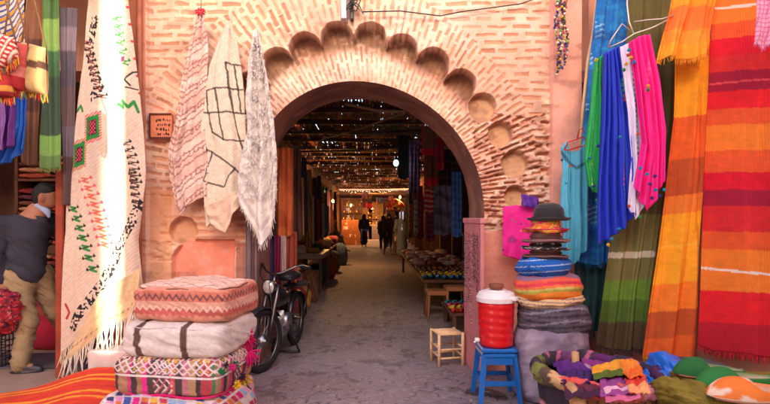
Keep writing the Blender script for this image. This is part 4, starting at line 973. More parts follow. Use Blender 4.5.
def wood_stool(name, x0, y0, w_, h, lab, rz=0, m=None, group=None):
    m = m or mat('willow', S(226, 186, 140), .6, var=.2, vscale=20, bump=.4)
    r = empty(name, (x0, y0, 0), lab, 'stool', group); M = Matrix.Translation((x0, y0, 0)) @ Matrix.Rotation(rz, 4, 'Z')
    for sx in (-1, 1):
        for sy in (-1, 1):
            b = MB(); b.M = M; b.tube([(sx * w_ / 2, sy * w_ / 2, 0), (sx * w_ / 2, sy * w_ / 2, h * .5), (sx * w_ / 2, sy * w_ / 2, h + .012)], [.014, .016, .015], 8); b.build('leg', m, r, True)
    for s in (-1, 1):
        for z in (h * .25, h * .52):
            b = MB(); b.M = M; b.tube([(-w_ / 2, s * w_ / 2, z), (w_ / 2, s * w_ / 2, z)], .010, 7); b.build('rung', m, r, True)
            b = MB(); b.M = M; b.tube([(s * w_ / 2, -w_ / 2, z + .02), (s * w_ / 2, w_ / 2, z + .02)], .010, 7); b.build('rung', m, r, True)
    b = MB(); b.M = M; n = 17
    for i in range(n):
        t = -w_ / 2 + w_ * i / (n - 1)
        b.tube([(t, -w_ / 2 - .006, h - .004), (t, 0, h + .004 * (-1) ** i - .004), (t, w_ / 2 + .006, h - .004)], .0075, 5); b.tube([(-w_ / 2 - .006, t, h), (0, t, h - .004 * (-1) ** i), (w_ / 2 + .006, t, h)], .0075, 5)
    b.build('woven_seat', m, r, True)
wood_stool('wooden_stool', P(447, 350, 4.95).x, 4.97, .235, .30, 'small pale wooden stool with a woven seat standing on the path', R(12))
def panel():
    m = mat('mauve_board', S(206, 128, 132), .7, var=.2, vscale=5, bump=.4, bscale=25)
    a, c = Vector((.892, 4.98, 0)), Vector((.945, 4.46, 0)); d = c - a; ang = math.atan2(d.y, d.x); mid = (a + c) / 2
    r = empty('mauve_board', mid, 'mauve painted board standing at the right jamb, hung with necklaces', 'board')
    b = MB(); b.box(mid + Vector((0, 0, .70)), (d.length, .035, 1.40), rz=ang, bev=.006); b.build('board_panel', m, r)
    b = MB(); b.box(mid + Vector((0, 0, 1.375)), (d.length + .03, .055, .05), rz=ang, bev=.006); b.build('top_rail', m, r)
    n = Vector((d.y, -d.x, 0)).normalized()
    if n.x > 0: n = -n
    rd = random.Random(5); labs = ['black bead necklace hanging nearest the top left of the mauve board', 'long silver chain hanging second from the left on the mauve board', 'red and silver necklace on the middle of the mauve board', 'pale shell necklace hanging low on the mauve board', 'dark thick bead necklace hanging near the right edge of the mauve board', 'brown bead bracelet string hanging at the right edge of the mauve board']
    for i in range(6):
        t = .08 + i * .165; p = a + d * t - Vector((0, 0, 0)) + n * -.0; 
        base = Vector((p.x, p.y, 0)) + n * .03; z1 = 1.30 - rd.uniform(0, .08); z0 = z1 - [.5, .75, .62, .85, .42, .5][i]
        cols = [[(30, 26, 28)], [(150, 146, 156), (90, 90, 100), (60, 50, 56)], [(150, 40, 50), (120, 116, 126), (70, 40, 46)], [(186, 166, 160), (130, 100, 96)], [(26, 22, 24), (60, 40, 40)], [(110, 70, 50), (30, 26, 26)]][i]
        b = MB(); k = 30; wd = .024
        for j in range(2 * k):
            u = j / k; s = -1 if u < 1 else 1; v = u if u < 1 else 2 - u
            pp = base + d.normalized() * s * wd * math.sin(math.pi * min(v, .98) * .5 + .3) * (1 if v < .95 else .3) + Vector((0, 0, z1 + (z0 - z1) * v)) + n * rd.uniform(0, .012)
            b.ball(pp, rd.uniform(.0045, .0075), 5, col=lin(rd.choice(cols)))
        o = b.build('necklace', mat('beads', None), None, True); tag(o, labs[i], 'necklace', 'necklaces hanging on the mauve board')
panel()

# ---------------------------------------------------------------- pile of sacks, cushions and hats
def disc(name, c, prof, cf, lab, cat, group=None, n=150, m=70, seed=0, wob=.05, sy=.85, mat_=None, root=None, part='cover', tilt=(0, 0), z_w=.02):
    """soft round thing: profile (r, z) resampled, wrinkled"""
    pr, pz = pl(prof, np.linspace(0, 1, m)); A, T = np.meshgrid(np.linspace(0, 2 * np.pi, n + 1)[:-1], np.arange(m)); rr = pr[T]; zz = pz[T]
    ca, sa = np.cos(A), np.sin(A); nz = fbm(ca * 2.5 + 7, sa * 2.5 + zz * 9 + 7, seed, 4) - .5; n2_ = np.abs(fbm(ca * 1.4 + 3, zz * 30 + sa * 2.2, seed + 4, 4) - .5) * 2.6 - .5
    rr = rr * (1 + wob * 2 * nz + wob * .7 * n2_); zz = zz + z_w * 2 * (fbm(ca * 1.3 + 5, sa * 1.3 + 5, seed + 9, 2) - .5) * (rr > 0.01)
    V = np.stack([rr * ca, rr * sa * sy, zz], -1).reshape(-1, 3)
    M = Matrix.Rotation(tilt[1], 3, 'Y') @ Matrix.Rotation(tilt[0], 3, 'X'); V = V @ np.array(M).T + np.array(c)
    i = np.arange((m - 1) * n); a = i // n; b = i % n; b1 = (b + 1) % n; Fq = np.stack([a * n + b, a * n + b1, (a + 1) * n + b1, (a + 1) * n + b], 1)
    col = np.clip(cf(A, zz, T / (m - 1)), 0, 1).reshape(-1, 3)
    o = mk(part if root is not None else name, V, Fq, mat_ or CLOTH, root, col, True)
    if root is None: tag(o, lab, cat, group)
    return o
def wv(c, A, z, s, k=.14): return c * (1 - k + 2 * k * fbm(np.cos(A) * 3 + 5, z * 60 + np.sin(A) * 3, s, 3))[..., None]
def pile():
    x, y = P(549, 300, 3.98).x, 4.0; G = 'things stacked in the tall pile by the blue stool'
    disc('fabric_sack', (x + .02, y, 0), [(0, .01), (.24, 0), (.285, .06), (.295, .3), (.29, .48), (.26, .56), (0, .58)], lambda A, z, t: wv(mixc(full(A, S(168, 152, 168)), S(132, 114, 138), sst(.4, .7, fbm(np.cos(A) * 2 + 4, z * 3, 4))), A, z, 3), 'big mauve grey cloth sack at the bottom of the tall pile', 'sack', G, seed=2, wob=.085)
    def gs(A, z, t):
        c = full(A, S(92, 84, 96)); c = mixc(c, S(56, 52, 60), (np.sin(z * 150 + A * 1.5 + 2 * np.sin(A * 2)) > .45)); c = mixc(c, S(140, 130, 146), (np.sin(z * 70 + 2 * np.sin(A * 2 + 1)) > .88)); return wv(c, A, z, 5)
    disc('striped_shawl_roll', (x + .035, y, .50), [(0, 0), (.22, -.02), (.275, .05), (.285, .12), (.27, .22), (.20, .26), (0, .27)], gs, 'charcoal shawl with thin grey stripes wrapped around the top of the sack', 'shawl', G, seed=4, wob=.07, z_w=.03)
    disc('cream_cloth', (x + .01, y, .735), [(0, 0), (.24, -.012), (.27, .02), (.25, .055), (0, .06)], lambda A, z, t: wv(mixc(full(A, S(226, 190, 140)), S(90, 70, 90), (np.sin(z * 240 + A) > .5) * .8), A, z, 6), 'thin folded cream and plum cloth between the charcoal and the orange layers', 'cloth', G, seed=6, z_w=.03)
    def os_(A, z, t):
        zz = z + .02 * np.sin(A * 2 + 1); c = stripes(zz / .19, [(.12, S(236, 120, 30)), (.33, S(240, 140, 44)), (.42, S(176, 170, 70)), (.5, S(214, 196, 110)), (.6, S(238, 120, 60)), (.72, S(226, 60, 80)), (.86, S(236, 96, 70)), (3, S(150, 110, 140))]); return wv(c, A, z, 7)
    disc('orange_cushion', (x - .005, y, .775), [(0, 0), (.20, -.01), (.255, .05), (.26, .11), (.235, .17), (.15, .2), (0, .205)], os_, 'round orange cushion with green, coral and purple stripes in the middle of the pile', 'cushion', G, seed=8, wob=.06, z_w=.02)
    def bl(A, z, t):
        c = full(A, S(22, 92, 178)); c = mixc(c, S(170, 196, 226), (np.abs(np.mod(z / .045 + .3 * np.sin(A), 1) - .5) < .07)); return wv(c, A, z, 8)
    disc('blue_cushion', (x - .035, y, .965), [(0, 0), (.17, -.01), (.215, .04), (.215, .08), (.17, .125), (0, .14)], bl, 'blue cushion with thin white stripes under the hats', 'cushion', G, seed=10, wob=.05, tilt=(0, R(-4)))
    # hats
    hb = [('brown_hat', 1.09, .18, S(134, 98, 92), 'brown felt hat, lowest of the stacked hats'), ('patterned_hat', 1.150, .188, S(66, 56, 58), 'dark hat with a white scribbled pattern in the stack'), ('pink_grey_hat', 1.215, .185, S(150, 112, 112), 'dusty rose felt hat under the straw coloured one')]
    for (nm, z, rb, c, lab) in hb:
        r = empty(nm, (x - .02, y, z), lab, 'hat', 'hats stacked on the pile')
        def cf(A, zz, t, c=c, nm=nm):
            cc = wv(full(A, c), A, zz, 9)
            if 'patterned' in nm: cc = mixc(cc, S(226, 216, 214), (np.abs(fbm(A * 3, zz * 40, 3) - .5) < .04))
            return cc
        disc('', (x - .02, y, z), [(.10, .012), (rb * .8, 0), (rb, .012), (rb * 1.0, .02), (rb * .8, .014), (.112, .022), (.108, .07), (.09, .085), (0, .088)], cf, None, None, root=r, part='felt', seed=int(z * 100), wob=.02, sy=.95, z_w=.012)
        b = MB(); b.tube([(x - .02 + .113 * math.cos(a), y + .108 * math.sin(a), z + .04) for a in [k * math.pi / 16 for k in range(32)]], .010, 6, closed=True, col=c * .5); b.build('hat_band', WOOL, r, True)
    r = empty('flowered_hat', (x - .02, y, 1.285), 'yellow and pink flowered hat with an upturned brim under the black bowler', 'hat', 'hats stacked on the pile')
    def fc(A, zz, t):
        q = vn(A * 4, zz * 70, 3); c = full(A, S(240, 190, 60)); c = mixc(c, S(230, 60, 110), sst(.55, .6, q)); c = mixc(c, S(240, 110, 60), sst(.3, .26, q)); c = mixc(c, S(90, 150, 80), (np.abs(q - .45) < .04)); return c
    disc('', (x - .02, y, 1.285), [(.10, .012), (.13, 0), (.165, .012), (.172, .03), (.13, .016), (.112, .026), (.108, .09), (.09, .10), (0, .105)], fc, None, None, root=r, part='felt', seed=5, wob=.015, sy=.95)
    b = MB(); b.tube([(x - .02 + .172 * math.cos(a), y + .163 * math.sin(a), 1.315) for a in [k * math.pi / 20 for k in range(40)]], .005, 6, closed=True, col=S(206, 50, 90)); b.build('brim_edge', WOOL, r, True)
    r = empty('bowler_hat', (x + .005, y, 1.37), 'black bowler hat on the very top of the pile', 'hat', 'hats stacked on the pile')
    bk = lambda A, zz, t: full(A, S(34, 32, 36))
    disc('', (x + .005, y, 1.375), [(.10, .012), (.13, 0), (.163, .012), (.168, .026), (.160, .028), (.13, .010), (.118, .016), (.117, .06), (.108, .10), (.08, .128), (.04, .14), (0, .143)], bk, None, None, root=r, part='felt', seed=6, wob=.006, sy=.92, mat_=mat('black_felt', None, .8, var=.1, bump=.2, bscale=200, sheen=.2), z_w=.004)
    b = MB(); b.tube([(x + .005 + .119 * math.cos(a), y + .109 * math.sin(a), 1.402) for a in [k * math.pi / 20 for k in range(40)]], .012, 6, closed=True, col=S(18, 17, 20)); b.build('hat_band', SILK, r, True)
pile()

# ---------------------------------------------------------------- cloth basket full of shawls, lower right
def basket():
    cx, cy = P(598, 380, 3.28).x, 3.28; a_, b_ = .38, .31; r = empty('cloth_basket', (cx, cy, 0), 'big oval basket wrapped in purple and dark cloth at the lower right', 'basket')
    n = 160; m = 26; A, T = np.meshgrid(np.linspace(0, 2 * np.pi, n + 1)[:-1], np.linspace(0, 1, m))
    ph = T * 2 * np.pi; rr_ = .042 * (1 + .3 * (fbm(np.cos(A) * 6 + 9, np.sin(A) * 6 + 5, 3) - .5)); tilt = .05 * np.sin(A + .5)
    zr = .405 + .03 * np.sin(A) + .02 * np.cos(A + 2.6); wr_ = rr_ * (1 + .5 * (np.abs(fbm(np.cos(A) * 14 + 9, np.sin(A) * 14 + ph * .8, 21) - .5) * 2 - .3))
    X = cx + np.cos(A) * (a_ + wr_ * np.cos(ph)); Y = cy + np.sin(A) * (b_ + wr_ * np.cos(ph)); Z = zr + wr_ * 1.2 * np.sin(ph) + .008 * np.sin(A * 9 + ph)
    k = np.mod(A / (2 * np.pi) + 0.0, 1) * 24; pal = [S(70, 40, 84), S(54, 42, 66), S(120, 52, 130), S(56, 46, 60), S(96, 40, 104), S(64, 52, 64), S(50, 42, 56), S(112, 60, 110), S(48, 44, 58), S(54, 50, 54), S(110, 120, 56), S(56, 48, 60), S(120, 126, 60), S(96, 76, 60), S(214, 170, 120), S(222, 84, 74), S(222, 90, 84), S(226, 120, 104), S(226, 110, 90), S(226, 150, 170), S(120, 36, 60), S(150, 40, 60), S(110, 34, 60), S(90, 40, 80)]
    col = np.array(pal)[(k + .35 * np.sin(ph) + .9 * (fbm(np.cos(A) * 9 + 3, ph * 1.5 + np.sin(A) * 9, 44) - .5)).astype(int) % 24]; col = mixc(col, S(214, 110, 150), (np.sin(A * 140 + ph * 2) > .6) * (k > 5) * (k < 9) * .7); col = col * (.8 + .4 * fbm(A * 30, ph * 2, 4))[..., None]
    i = np.arange((m - 1) * n); aa = i // n; bb = i % n; b1 = (bb + 1) % n; Fq = np.stack([aa * n + bb, aa * n + b1, (aa + 1) * n + b1, (aa + 1) * n + bb], 1)
    mk('rolled_rim', np.stack([X, Y, Z], -1).reshape(-1, 3), Fq, CLOTH, r, col.reshape(-1, 3))
    A2, T2 = np.meshgrid(np.linspace(0, 2 * np.pi, n + 1)[:-1], np.linspace(0, 1, 14)); sh = 1 - .12 * (1 - T2)
    X = cx + np.cos(A2) * a_ * sh * (1 + .02 * np.sin(A2 * 17)); Y = cy + np.sin(A2) * b_ * sh; Z = T2 * (.39 + .03 * np.sin(A2) + .02 * np.cos(A2 + 2.6))
    cc = full(A2, S(58, 46, 60)); cc = mixc(cc, S(226, 150, 160), (np.sin(T2 * 60) > .6) * (A2 > 2.9) * (A2 < 4.2) * (T2 < .7)); cc = mixc(cc, S(186, 130, 80), (A2 > 4.2) * (np.sin(A2 * 40) > -.3) * .8)
    i = np.arange(13 * n); aa = i // n; bb = i % n; b1 = (bb + 1) % n; mk('side_cloth', np.stack([X, Y, Z], -1).reshape(-1, 3), np.stack([aa * n + bb, aa * n + b1, (aa + 1) * n + b1, (aa + 1) * n + bb], 1), CLOTH, r, cc.reshape(-1, 3))
    b = MB(); b.lathe([(.0, .28), (.30, .29)], (cx, cy, 0), 32); b.build('inner_floor', mat('inner_cloth', S(60, 36, 70), .9), r)
    b = MB(); b.tube([P(575, 352, 3.52), P(576, 374, 3.46)], .026, 10, col=S(222, 176, 120)); b.build('roll_end', WOODL, r, True)
    b = MB(); b.tube([P(569, 384, 2.93), P(577, 398, 2.86), P(583, 430, 2.84)], [.026, .045, .045], 12, col=S(214, 164, 108)); b.build('cane_handle', WOODL, r, True)
    # shawls heaped inside
    def heap(nm, pts, Y, h, c, lab, seed, c2=None):
        nn = 40; U, W = np.meshgrid(np.linspace(0, 1, nn), np.linspace(0, 1, nn)); (p0, p1, p2, p3) = [np.array(P(a, b__, 513 * (1.4 - .40 - Y) / (b__ - 218))) for a, b__, _ in pts]
        Q = (1 - W)[..., None] * ((1 - U)[..., None] * p0 + U[..., None] * p1) + W[..., None] * ((1 - U)[..., None] * p3 + U[..., None] * p2)
        f = np.abs(fbm(U * 2.5, W * 2, seed, 3) - .5) * h * .8 + .005 * np.sin(U * 11 + W * 5 + seed); Q = Q + np.stack([f * .25, -f * .3, f], -1)
        cc = full(U, c); cc = mixc(cc, c2, W > .55) if c2 is not None else cc
        o = mk(nm, Q.reshape(-1, 3), gridf(nn, nn), SILK, None, (cc * (.85 + .3 * fbm(U * 5, W * 30, seed))[..., None]).reshape(-1, 3), True, .006); tag(o, lab, 'shawl', 'shawls heaped inside the oval basket')
    heap('purple_shawl', [(552, 362, 0), (588, 360, 0), (602, 392, 0), (560, 388, 0)], .00, .22, S(92, 34, 128), 'deep purple shawl heaped at the left inside the oval basket', 3, S(60, 26, 96))
    heap('plum_shawl', [(578, 357, 0), (634, 362, 0), (640, 378, 0), (586, 376, 0)], .01, .12, S(140, 50, 130), 'plum and lilac shawl lying at the back of the oval basket', 5, S(186, 150, 180))
    heap('lilac_shawl', [(598, 374, 0), (624, 373, 0), (632, 396, 0), (600, 397, 0)], .03, .08, S(156, 72, 150), 'dusty violet shawl folded in the middle of the basket', 6)
    heap('green_yellow_shawl', [(590, 369, 0), (622, 360, 0), (628, 375, 0), (594, 380, 0)], .05, .07, S(236, 170, 50), 'green shawl with a yellow edge lying across the basket', 7, S(84, 112, 36))
    heap('orange_scarf', [(619, 363, 0), (634, 360, 0), (644, 376, 0), (626, 381, 0)], .06, .09, S(244, 150, 50), 'bright orange scarf on the right of the basket', 8, S(240, 120, 40))
    heap('coral_scarf', [(624, 380, 0), (642, 377, 0), (650, 394, 0), (628, 396, 0)], .04, .12, S(226, 70, 60), 'coral and peach scarf at the right front of the basket', 9, S(250, 170, 110))
    heap('checked_scarf', [(603, 388, 0), (634, 389, 0), (640, 400, 0), (606, 402, 0)], .03, .08, S(236, 190, 206), 'pink checked scarf lying at the front of the basket', 12, S(214, 110, 150))
    heap('wine_scarf', [(560, 384, 0), (598, 384, 0), (600, 398, 0), (566, 400, 0)], .02, .12, S(96, 26, 56), 'dark wine scarf crumpled at the front left of the basket', 13, S(60, 24, 60))
basket()

# ---------------------------------------------------------------- slippers and bags, lower right corner
def slipper(c, L, wd, rz, col, lab, deco=None, tilt=0):
    nx, na = 60, 48; A, T = np.meshgrid(np.linspace(0, 2 * np.pi, na + 1)[:-1], np.linspace(0, 1, nx))
    half = wd / 2 * np.power(np.clip(np.sin(np.pi * np.clip(T, .0, 1) ** .85), 0, 1), .62) * (1 - .18 * np.exp(-((T - .62) / .18) ** 2)); ht = .115 * np.power(np.clip(1 - T, 0, 1), .25) * np.sin(np.clip(T / .36, 0, 1) * np.pi / 2) ** .7 * (1 - .35 * T)
    s, cs = np.sin(A), np.cos(A); op = (T > .42) & (T < .93)
    z = np.where(s > 0, s * ht, s * .008); dip = sst(.40, .50, T) * sst(.97, .88, T) * sst(.55, .9, s); z = z * (1 - .85 * dip)
    V = np.stack([T * L - L / 2, cs * half, z + .01], -1).reshape(-1, 3)
    cc = full(T, col)
    if deco is not None: cc = mixc(cc, deco, sst(.5, .55, fbm(T * 7, A * 1.2, 3) + .12 * (T < .42)) * (s > .1)); 
    cc = mixc(cc, S(206, 176, 150), dip * .9); cc = mixc(cc, S(120, 80, 60), (s < -.2))
    i = np.arange((nx - 1) * na); a = i // na; b = i % na; b1 = (b + 1) % na; Fq = np.stack([a * na + b, (a + 1) * na + b, (a + 1) * na + b1, a * na + b1], 1)
    M = Matrix.Rotation(rz, 3, 'Z') @ Matrix.Rotation(tilt, 3, 'Y'); V = V @ np.array(M).T + np.array(c)
    r = empty('slipper', c, lab, 'slipper', 'slippers in the lower right corner'); mk('upper', V, Fq, mat('slipper_felt', None, .85, var=.1, bump=.3, bscale=150), r, cc.reshape(-1, 3))
    b = MB(); M4 = Matrix.Translation(c) @ Matrix.Rotation(rz, 4, 'Z') @ Matrix.Rotation(tilt, 4, 'Y'); b.M = M4; t = [k / 20 for k in range(1, 20)]; hf = [wd / 2 * math.sin(math.pi * q ** .85) ** .62 * (1 - .18 * math.exp(-((q - .62) / .18) ** 2)) for q in t]
    pts = [((q * L - L / 2), h + .002, .004) for q, h in zip(t, hf)] + [((q * L - L / 2), -h - .002, .004) for q, h in reversed(list(zip(t, hf)))]
    b.tube(pts, .006, 5, closed=True, col=S(150, 96, 66)); b.build('sole_edge', PAINT, r, True)
def on_box(px, Y): p = P(px, 300, Y); return (p.x, Y, .478)
slipper(on_box(709, 3.02), .40, .19, R(-6), S(34, 110, 50), 'green felt slipper lying furthest back in the lower right corner')
slipper(on_box(735, 2.84), .48, .21, R(10), S(38, 126, 56), 'green felt slipper lying in front of the other green one')
slipper(on_box(757, 2.64), .50, .24, R(-3), S(240, 214, 190), 'cream slipper with orange patches in the lower right corner', S(240, 130, 50))
b = MB(); q_ = P(770, 300, 2.75).x; b.box((q_ + .16, 2.72, .236), (1.0, .80, .470), bev=.012, rz=R(-4)); tag(b.build('cloth_covered_box', mat('mustard_cloth', S(128, 108, 34), .9, var=.2, vscale=6, bump=.5, bscale=30), None), 'low box under mustard cloth carrying the slippers at the lower right', 'box')
V_, F_, q_, p_ = softbox_arr((P(690, 404, 2.85).x, 2.84, .385), (.20, .44, .15), n=50, e=3, puff=.1, seed=3, lump=.05, rz=.3)
tag(mk('green_cloth', V_, F_, CLOTH, None, full(V_[:, 0], S(134, 118, 40)) * (.75 + .5 * n3(V_, 12, 2))[:, None]), 'crumpled mustard green cloth between the blue plastic bag and the slippers', 'cloth')
V_, F_, q_, p_ = softbox_arr((P(662, 390, 3.35).x + .03, 3.36, .20), (.40, .50, .44), n=90, e=2.8, puff=.05, seed=5, lump=.06)
cr = (np.abs(fbm(V_[:, 0] * 9 + V_[:, 2] * 6, V_[:, 1] * 8 - V_[:, 2] * 9, 15, 4) - .5)) * .10; V_ = V_ + np.sign(q_) * cr[:, None] * .6
tag(mk('blue_plastic_bag', V_, F_, mat('thin_plastic', S(26, 112, 214), .28, var=.15, coat=.2, bump=.5, bscale=25), None), 'crumpled bright blue plastic bag behind the basket', 'bag')
softbox('grey_cushion', (P(700, 360, 3.7).x, 3.72, .22), (.55, .24, .26), lambda q, p, V: full(q[:, 0], S(84, 78, 84)) * (.8 + .4 * n3(V, 12, 2))[:, None], CLOTH, None, n=40, e=4, puff=.05, seed=6, lump=.02, rz=-.9)
tag(bpy.data.objects['grey_cushion'], 'dull grey cushion under the hem of the red striped blanket', 'cushion')

# ---------------------------------------------------------------- plaque, junction box, cables
def wall_bits():
    y = YW - .055
    r = empty('wall_plaque', P(162, 139, y), 'small terracotta plaque with dark writing on the brick wall', 'plaque')
    cl = mat('terracotta', S(214, 128, 92), .85, var=.2, vscale=14, bump=.4)
    p = P(161.5, 126.5, YW - .02); b = MB(); b.box(p, (.205, .05, .235), bev=.008); b.build('tile', cl, r)
    ink = mat('dark_ink', S(84, 40, 28), .8)
    b = MB(); b.box(p + Vector((0, -.030, .108)), (.20, .012, .014)); b.build('frame_top', ink, r)
    b = MB(); b.box(p + Vector((0, -.030, -.108)), (.20, .012, .014)); b.build('frame_bottom', ink, r)
    b = MB(); b.box(p + Vector((-.094, -.029, 0)), (.012, .010, .20)); b.build('frame_side', ink, r)
    rd = random.Random(12)      # worn writing: four short lines of strokes
    for i in range(4):
        b = MB(); x = -.035 + .01 * (i % 2)
        while x < .085:
            w_ = rd.uniform(.010, .018); z = .052 - i * .042
            for k in range(rd.choice((2, 3))): b.box(p + Vector((x + rd.uniform(0, w_ * .6), -.027, z + rd.uniform(-.008, .008))), (rd.choice((.004, .012)), .004, rd.choice((.004, .020))), ry=rd.uniform(-.3, .3))
            x += w_ + .006
        b.build('writing_line', ink, r)
    r = empty('junction_box', P(352, 20, YW - .05), 'grey metal junction box on the wall above the arch top', 'box')
    b = MB(); b.box(P(344, 4, YW - .05), (.055, .09, .30), bev=.008); b.build('box_body', mat('pale_metal', S(186, 188, 200), .5, metal=.2, var=.15), r)
    b = MB(); b.box(P(352, 4, YW - .04), (.03, .07, .30), bev=.005); b.build('bracket', METAL, r)
    b = MB(); rd = random.Random(2); pts = [P(350 + 7 * math.sin(k * 1.3) + k * .6, 2 + 7 * math.cos(k * 1.7) + k * .5, YW - .09) for k in range(14)]; b.tube(pts, .006, 6); b.build('coiled_wire', METAL, r, True)
    b = MB(); b.tube([P(362, 12, YW - .06), P(400, 11, YW - .06), P(440, 16, YW - .05), P(460, 12, YW - .05), P(520, 4, YW - .05), P(556, -8, YW - .06)], .0055, 6)
    tag(b.build('wall_cable', METAL, None, True), 'thin dark cable running along the brick wall above the arch', 'cable')
    b = MB(); b.tube([P(139, -12, 4.6), P(139.5, 100, 4.6), P(139, 200, 4.6), P(140, 352, 4.6)], .022, 10)
    tag(b.build('drain_pipe', mat('rust_pipe', S(170, 98, 72), .6, var=.3), None, True), 'rusty drain pipe on the wall just right of the cream rug', 'pipe')
    for (x, lab) in ((249, 'dull metal pipe standing left of the moped'), (256, 'second, thinner metal pipe standing behind the moped lamp')):
        b = MB(); b.tube([P(x, 190, 4.62), P(x, 300, 4.62), P(x - 1, 372, 4.64)], .028 if x < 250 else .016, 9)
        tag(b.build('upright_pipe', mat('brown_pipe', S(96, 78, 84), .6, var=.3), None, True), lab, 'pipe')
wall_bits()
# ---------------------------------------------------------------- implicit surfaces: one continuous skin from tapered limbs
def sdf_mesh(prims, vox=.012, k=.03):
    """prims: ('c', a, b, ra, rb) tapered capsule, ('e', centre, radii, rz) ellipsoid"""
    lo = np.full(3, 1e9); hi = -lo
    for p in prims:
        if p[0] == 'c':
            for q, r in ((p[1], p[3]), (p[2], p[4])): lo = np.minimum(lo, np.array(q) - r); hi = np.maximum(hi, np.array(q) + r)
        else: m = max(p[2]); lo = np.minimum(lo, np.array(p[1]) - m); hi = np.maximum(hi, np.array(p[1]) + m)
    lo -= 3 * vox + k; hi += 3 * vox + k; n = np.ceil((hi - lo) / vox).astype(int) + 1
    D = np.full(n, 1.0)
    ax = [lo[i] + np.arange(n[i]) * vox for i in range(3)]
    for p in prims:
        pad = k * 2 + 3 * vox; kk = k
        if p[0] == 'c':
            a, b = np.array(p[1], float), np.array(p[2], float); ra, rb = p[3], p[4]; m = max(ra, rb); l2 = np.minimum(a, b) - m - pad; h2 = np.maximum(a, b) + m + pad
            if len(p) > 5: kk = p[5]
        else: a = np.array(p[1], float); rr = np.array(p[2], float); l2 = a - rr.max() - pad; h2 = a + rr.max() + pad
        i0 = np.clip(((l2 - lo) / vox).astype(int), 0, n - 1); i1 = np.clip(((h2 - lo) / vox).astype(int) + 1, 1, n)
        sl = tuple(slice(i0[i], i1[i]) for i in range(3)); X, Y, Z = np.meshgrid(*[ax[i][i0[i]:i1[i]] for i in range(3)], indexing='ij')
        if p[0] == 'c':
            ab = b - a; L2 = max((ab ** 2).sum(), 1e-9); t = np.clip(((X - a[0]) * ab[0] + (Y - a[1]) * ab[1] + (Z - a[2]) * ab[2]) / L2, 0, 1)
            d = np.sqrt((X - a[0] - t * ab[0]) ** 2 + (Y - a[1] - t * ab[1]) ** 2 + (Z - a[2] - t * ab[2]) ** 2) - (ra + (rb - ra) * t)
        else:
            rz = p[3] if len(p) > 3 else 0; c_, s_ = math.cos(rz), math.sin(rz); x, y, z = X - a[0], Y - a[1], Z - a[2]; x, y = x * c_ + y * s_, -x * s_ + y * c_
            if len(p) > 4: tl = p[4]; cc, ss = math.cos(tl), math.sin(tl); x, z = x * cc + z * ss, -x * ss + z * cc
            q = np.sqrt((x / rr[0]) ** 2 + (y / rr[1]) ** 2 + (z / rr[2]) ** 2); g = np.sqrt((x / rr[0] ** 2) ** 2 + (y / rr[1] ** 2) ** 2 + (z / rr[2] ** 2) ** 2); d = q * (q - 1) / np.maximum(g, 1e-6)
        o = D[sl]; h = np.maximum(kk - np.abs(o - d), 0) / kk; D[sl] = np.minimum(o, d) - h * h * kk * .25
    neg = D < 0; cnt = np.zeros(n - 1); P_ = np.zeros(tuple(n - 1) + (3,)); 
    def s3(A, o): return A[o[0]:A.shape[0] - 1 + o[0], o[1]:A.shape[1] - 1 + o[1], o[2]:A.shape[2] - 1 + o[2]]
    corners = [(i, j, l) for i in (0, 1) for j in (0, 1) for l in (0, 1)]
    for a in corners:
        for d_ in range(3):
            if a[d_] == 1: continue
            b = list(a); b[d_] = 1; A, B = s3(D, a), s3(D, b); x = (A < 0) != (B < 0); t = np.where(x, A / np.where(x, A - B, 1), 0)
            for q in range(3): P_[..., q] += x * (a[q] + (t if q == d_ else 0))
            cnt += x
    act = cnt > 0; ids = np.full(act.shape, -1, np.int64); ids[act] = np.arange(act.sum()); ii = np.argwhere(act)
    V = (ii + P_[act] / cnt[act][:, None]) * vox + lo; Fs = []
    for d_ in range(3):
        o1, o2 = (d_ + 1) % 3, (d_ + 2) % 3
        sl0 = [slice(None)] * 3; sl0[d_] = slice(0, -1); sl1 = [slice(None)] * 3; sl1[d_] = slice(1, None); ch = neg[tuple(sl0)] != neg[tuple(sl1)]
        E = np.argwhere(ch); E = E[(E[:, o1] > 0) & (E[:, o2] > 0) & (E[:, o1] < n[o1] - 1) & (E[:, o2] < n[o2] - 1)]
        e1 = np.zeros(3, int); e1[o1] = 1; e2 = np.zeros(3, int); e2[o2] = 1
        q = [E - e1 - e2, E - e2, E, E - e1]; f = np.stack([ids[tuple(x.T)] for x in q], 1); fl = neg[tuple(E.T)]; f[~fl] = f[~fl][:, ::-1]; Fs.append(f)
    return V, np.concatenate(Fs)
def blob(name, prims, mat_, parent, vox=.012, k=.03, cf=None, lump=0):
    V, Fq = sdf_mesh(prims, vox, k)
    if lump: V = V + (np.abs(np.stack([n3(V, 11, 13), n3(V, 11, 15), n3(V, 13, 17)], 1) - .5) * 2 - .3) * lump * .9 + (np.stack([n3(V, 9, 3), n3(V, 9, 5), n3(V, 9, 7)], 1) - .5) * lump
    return mk(name, V, Fq, mat_, parent, cf(V) if cf else None, True)
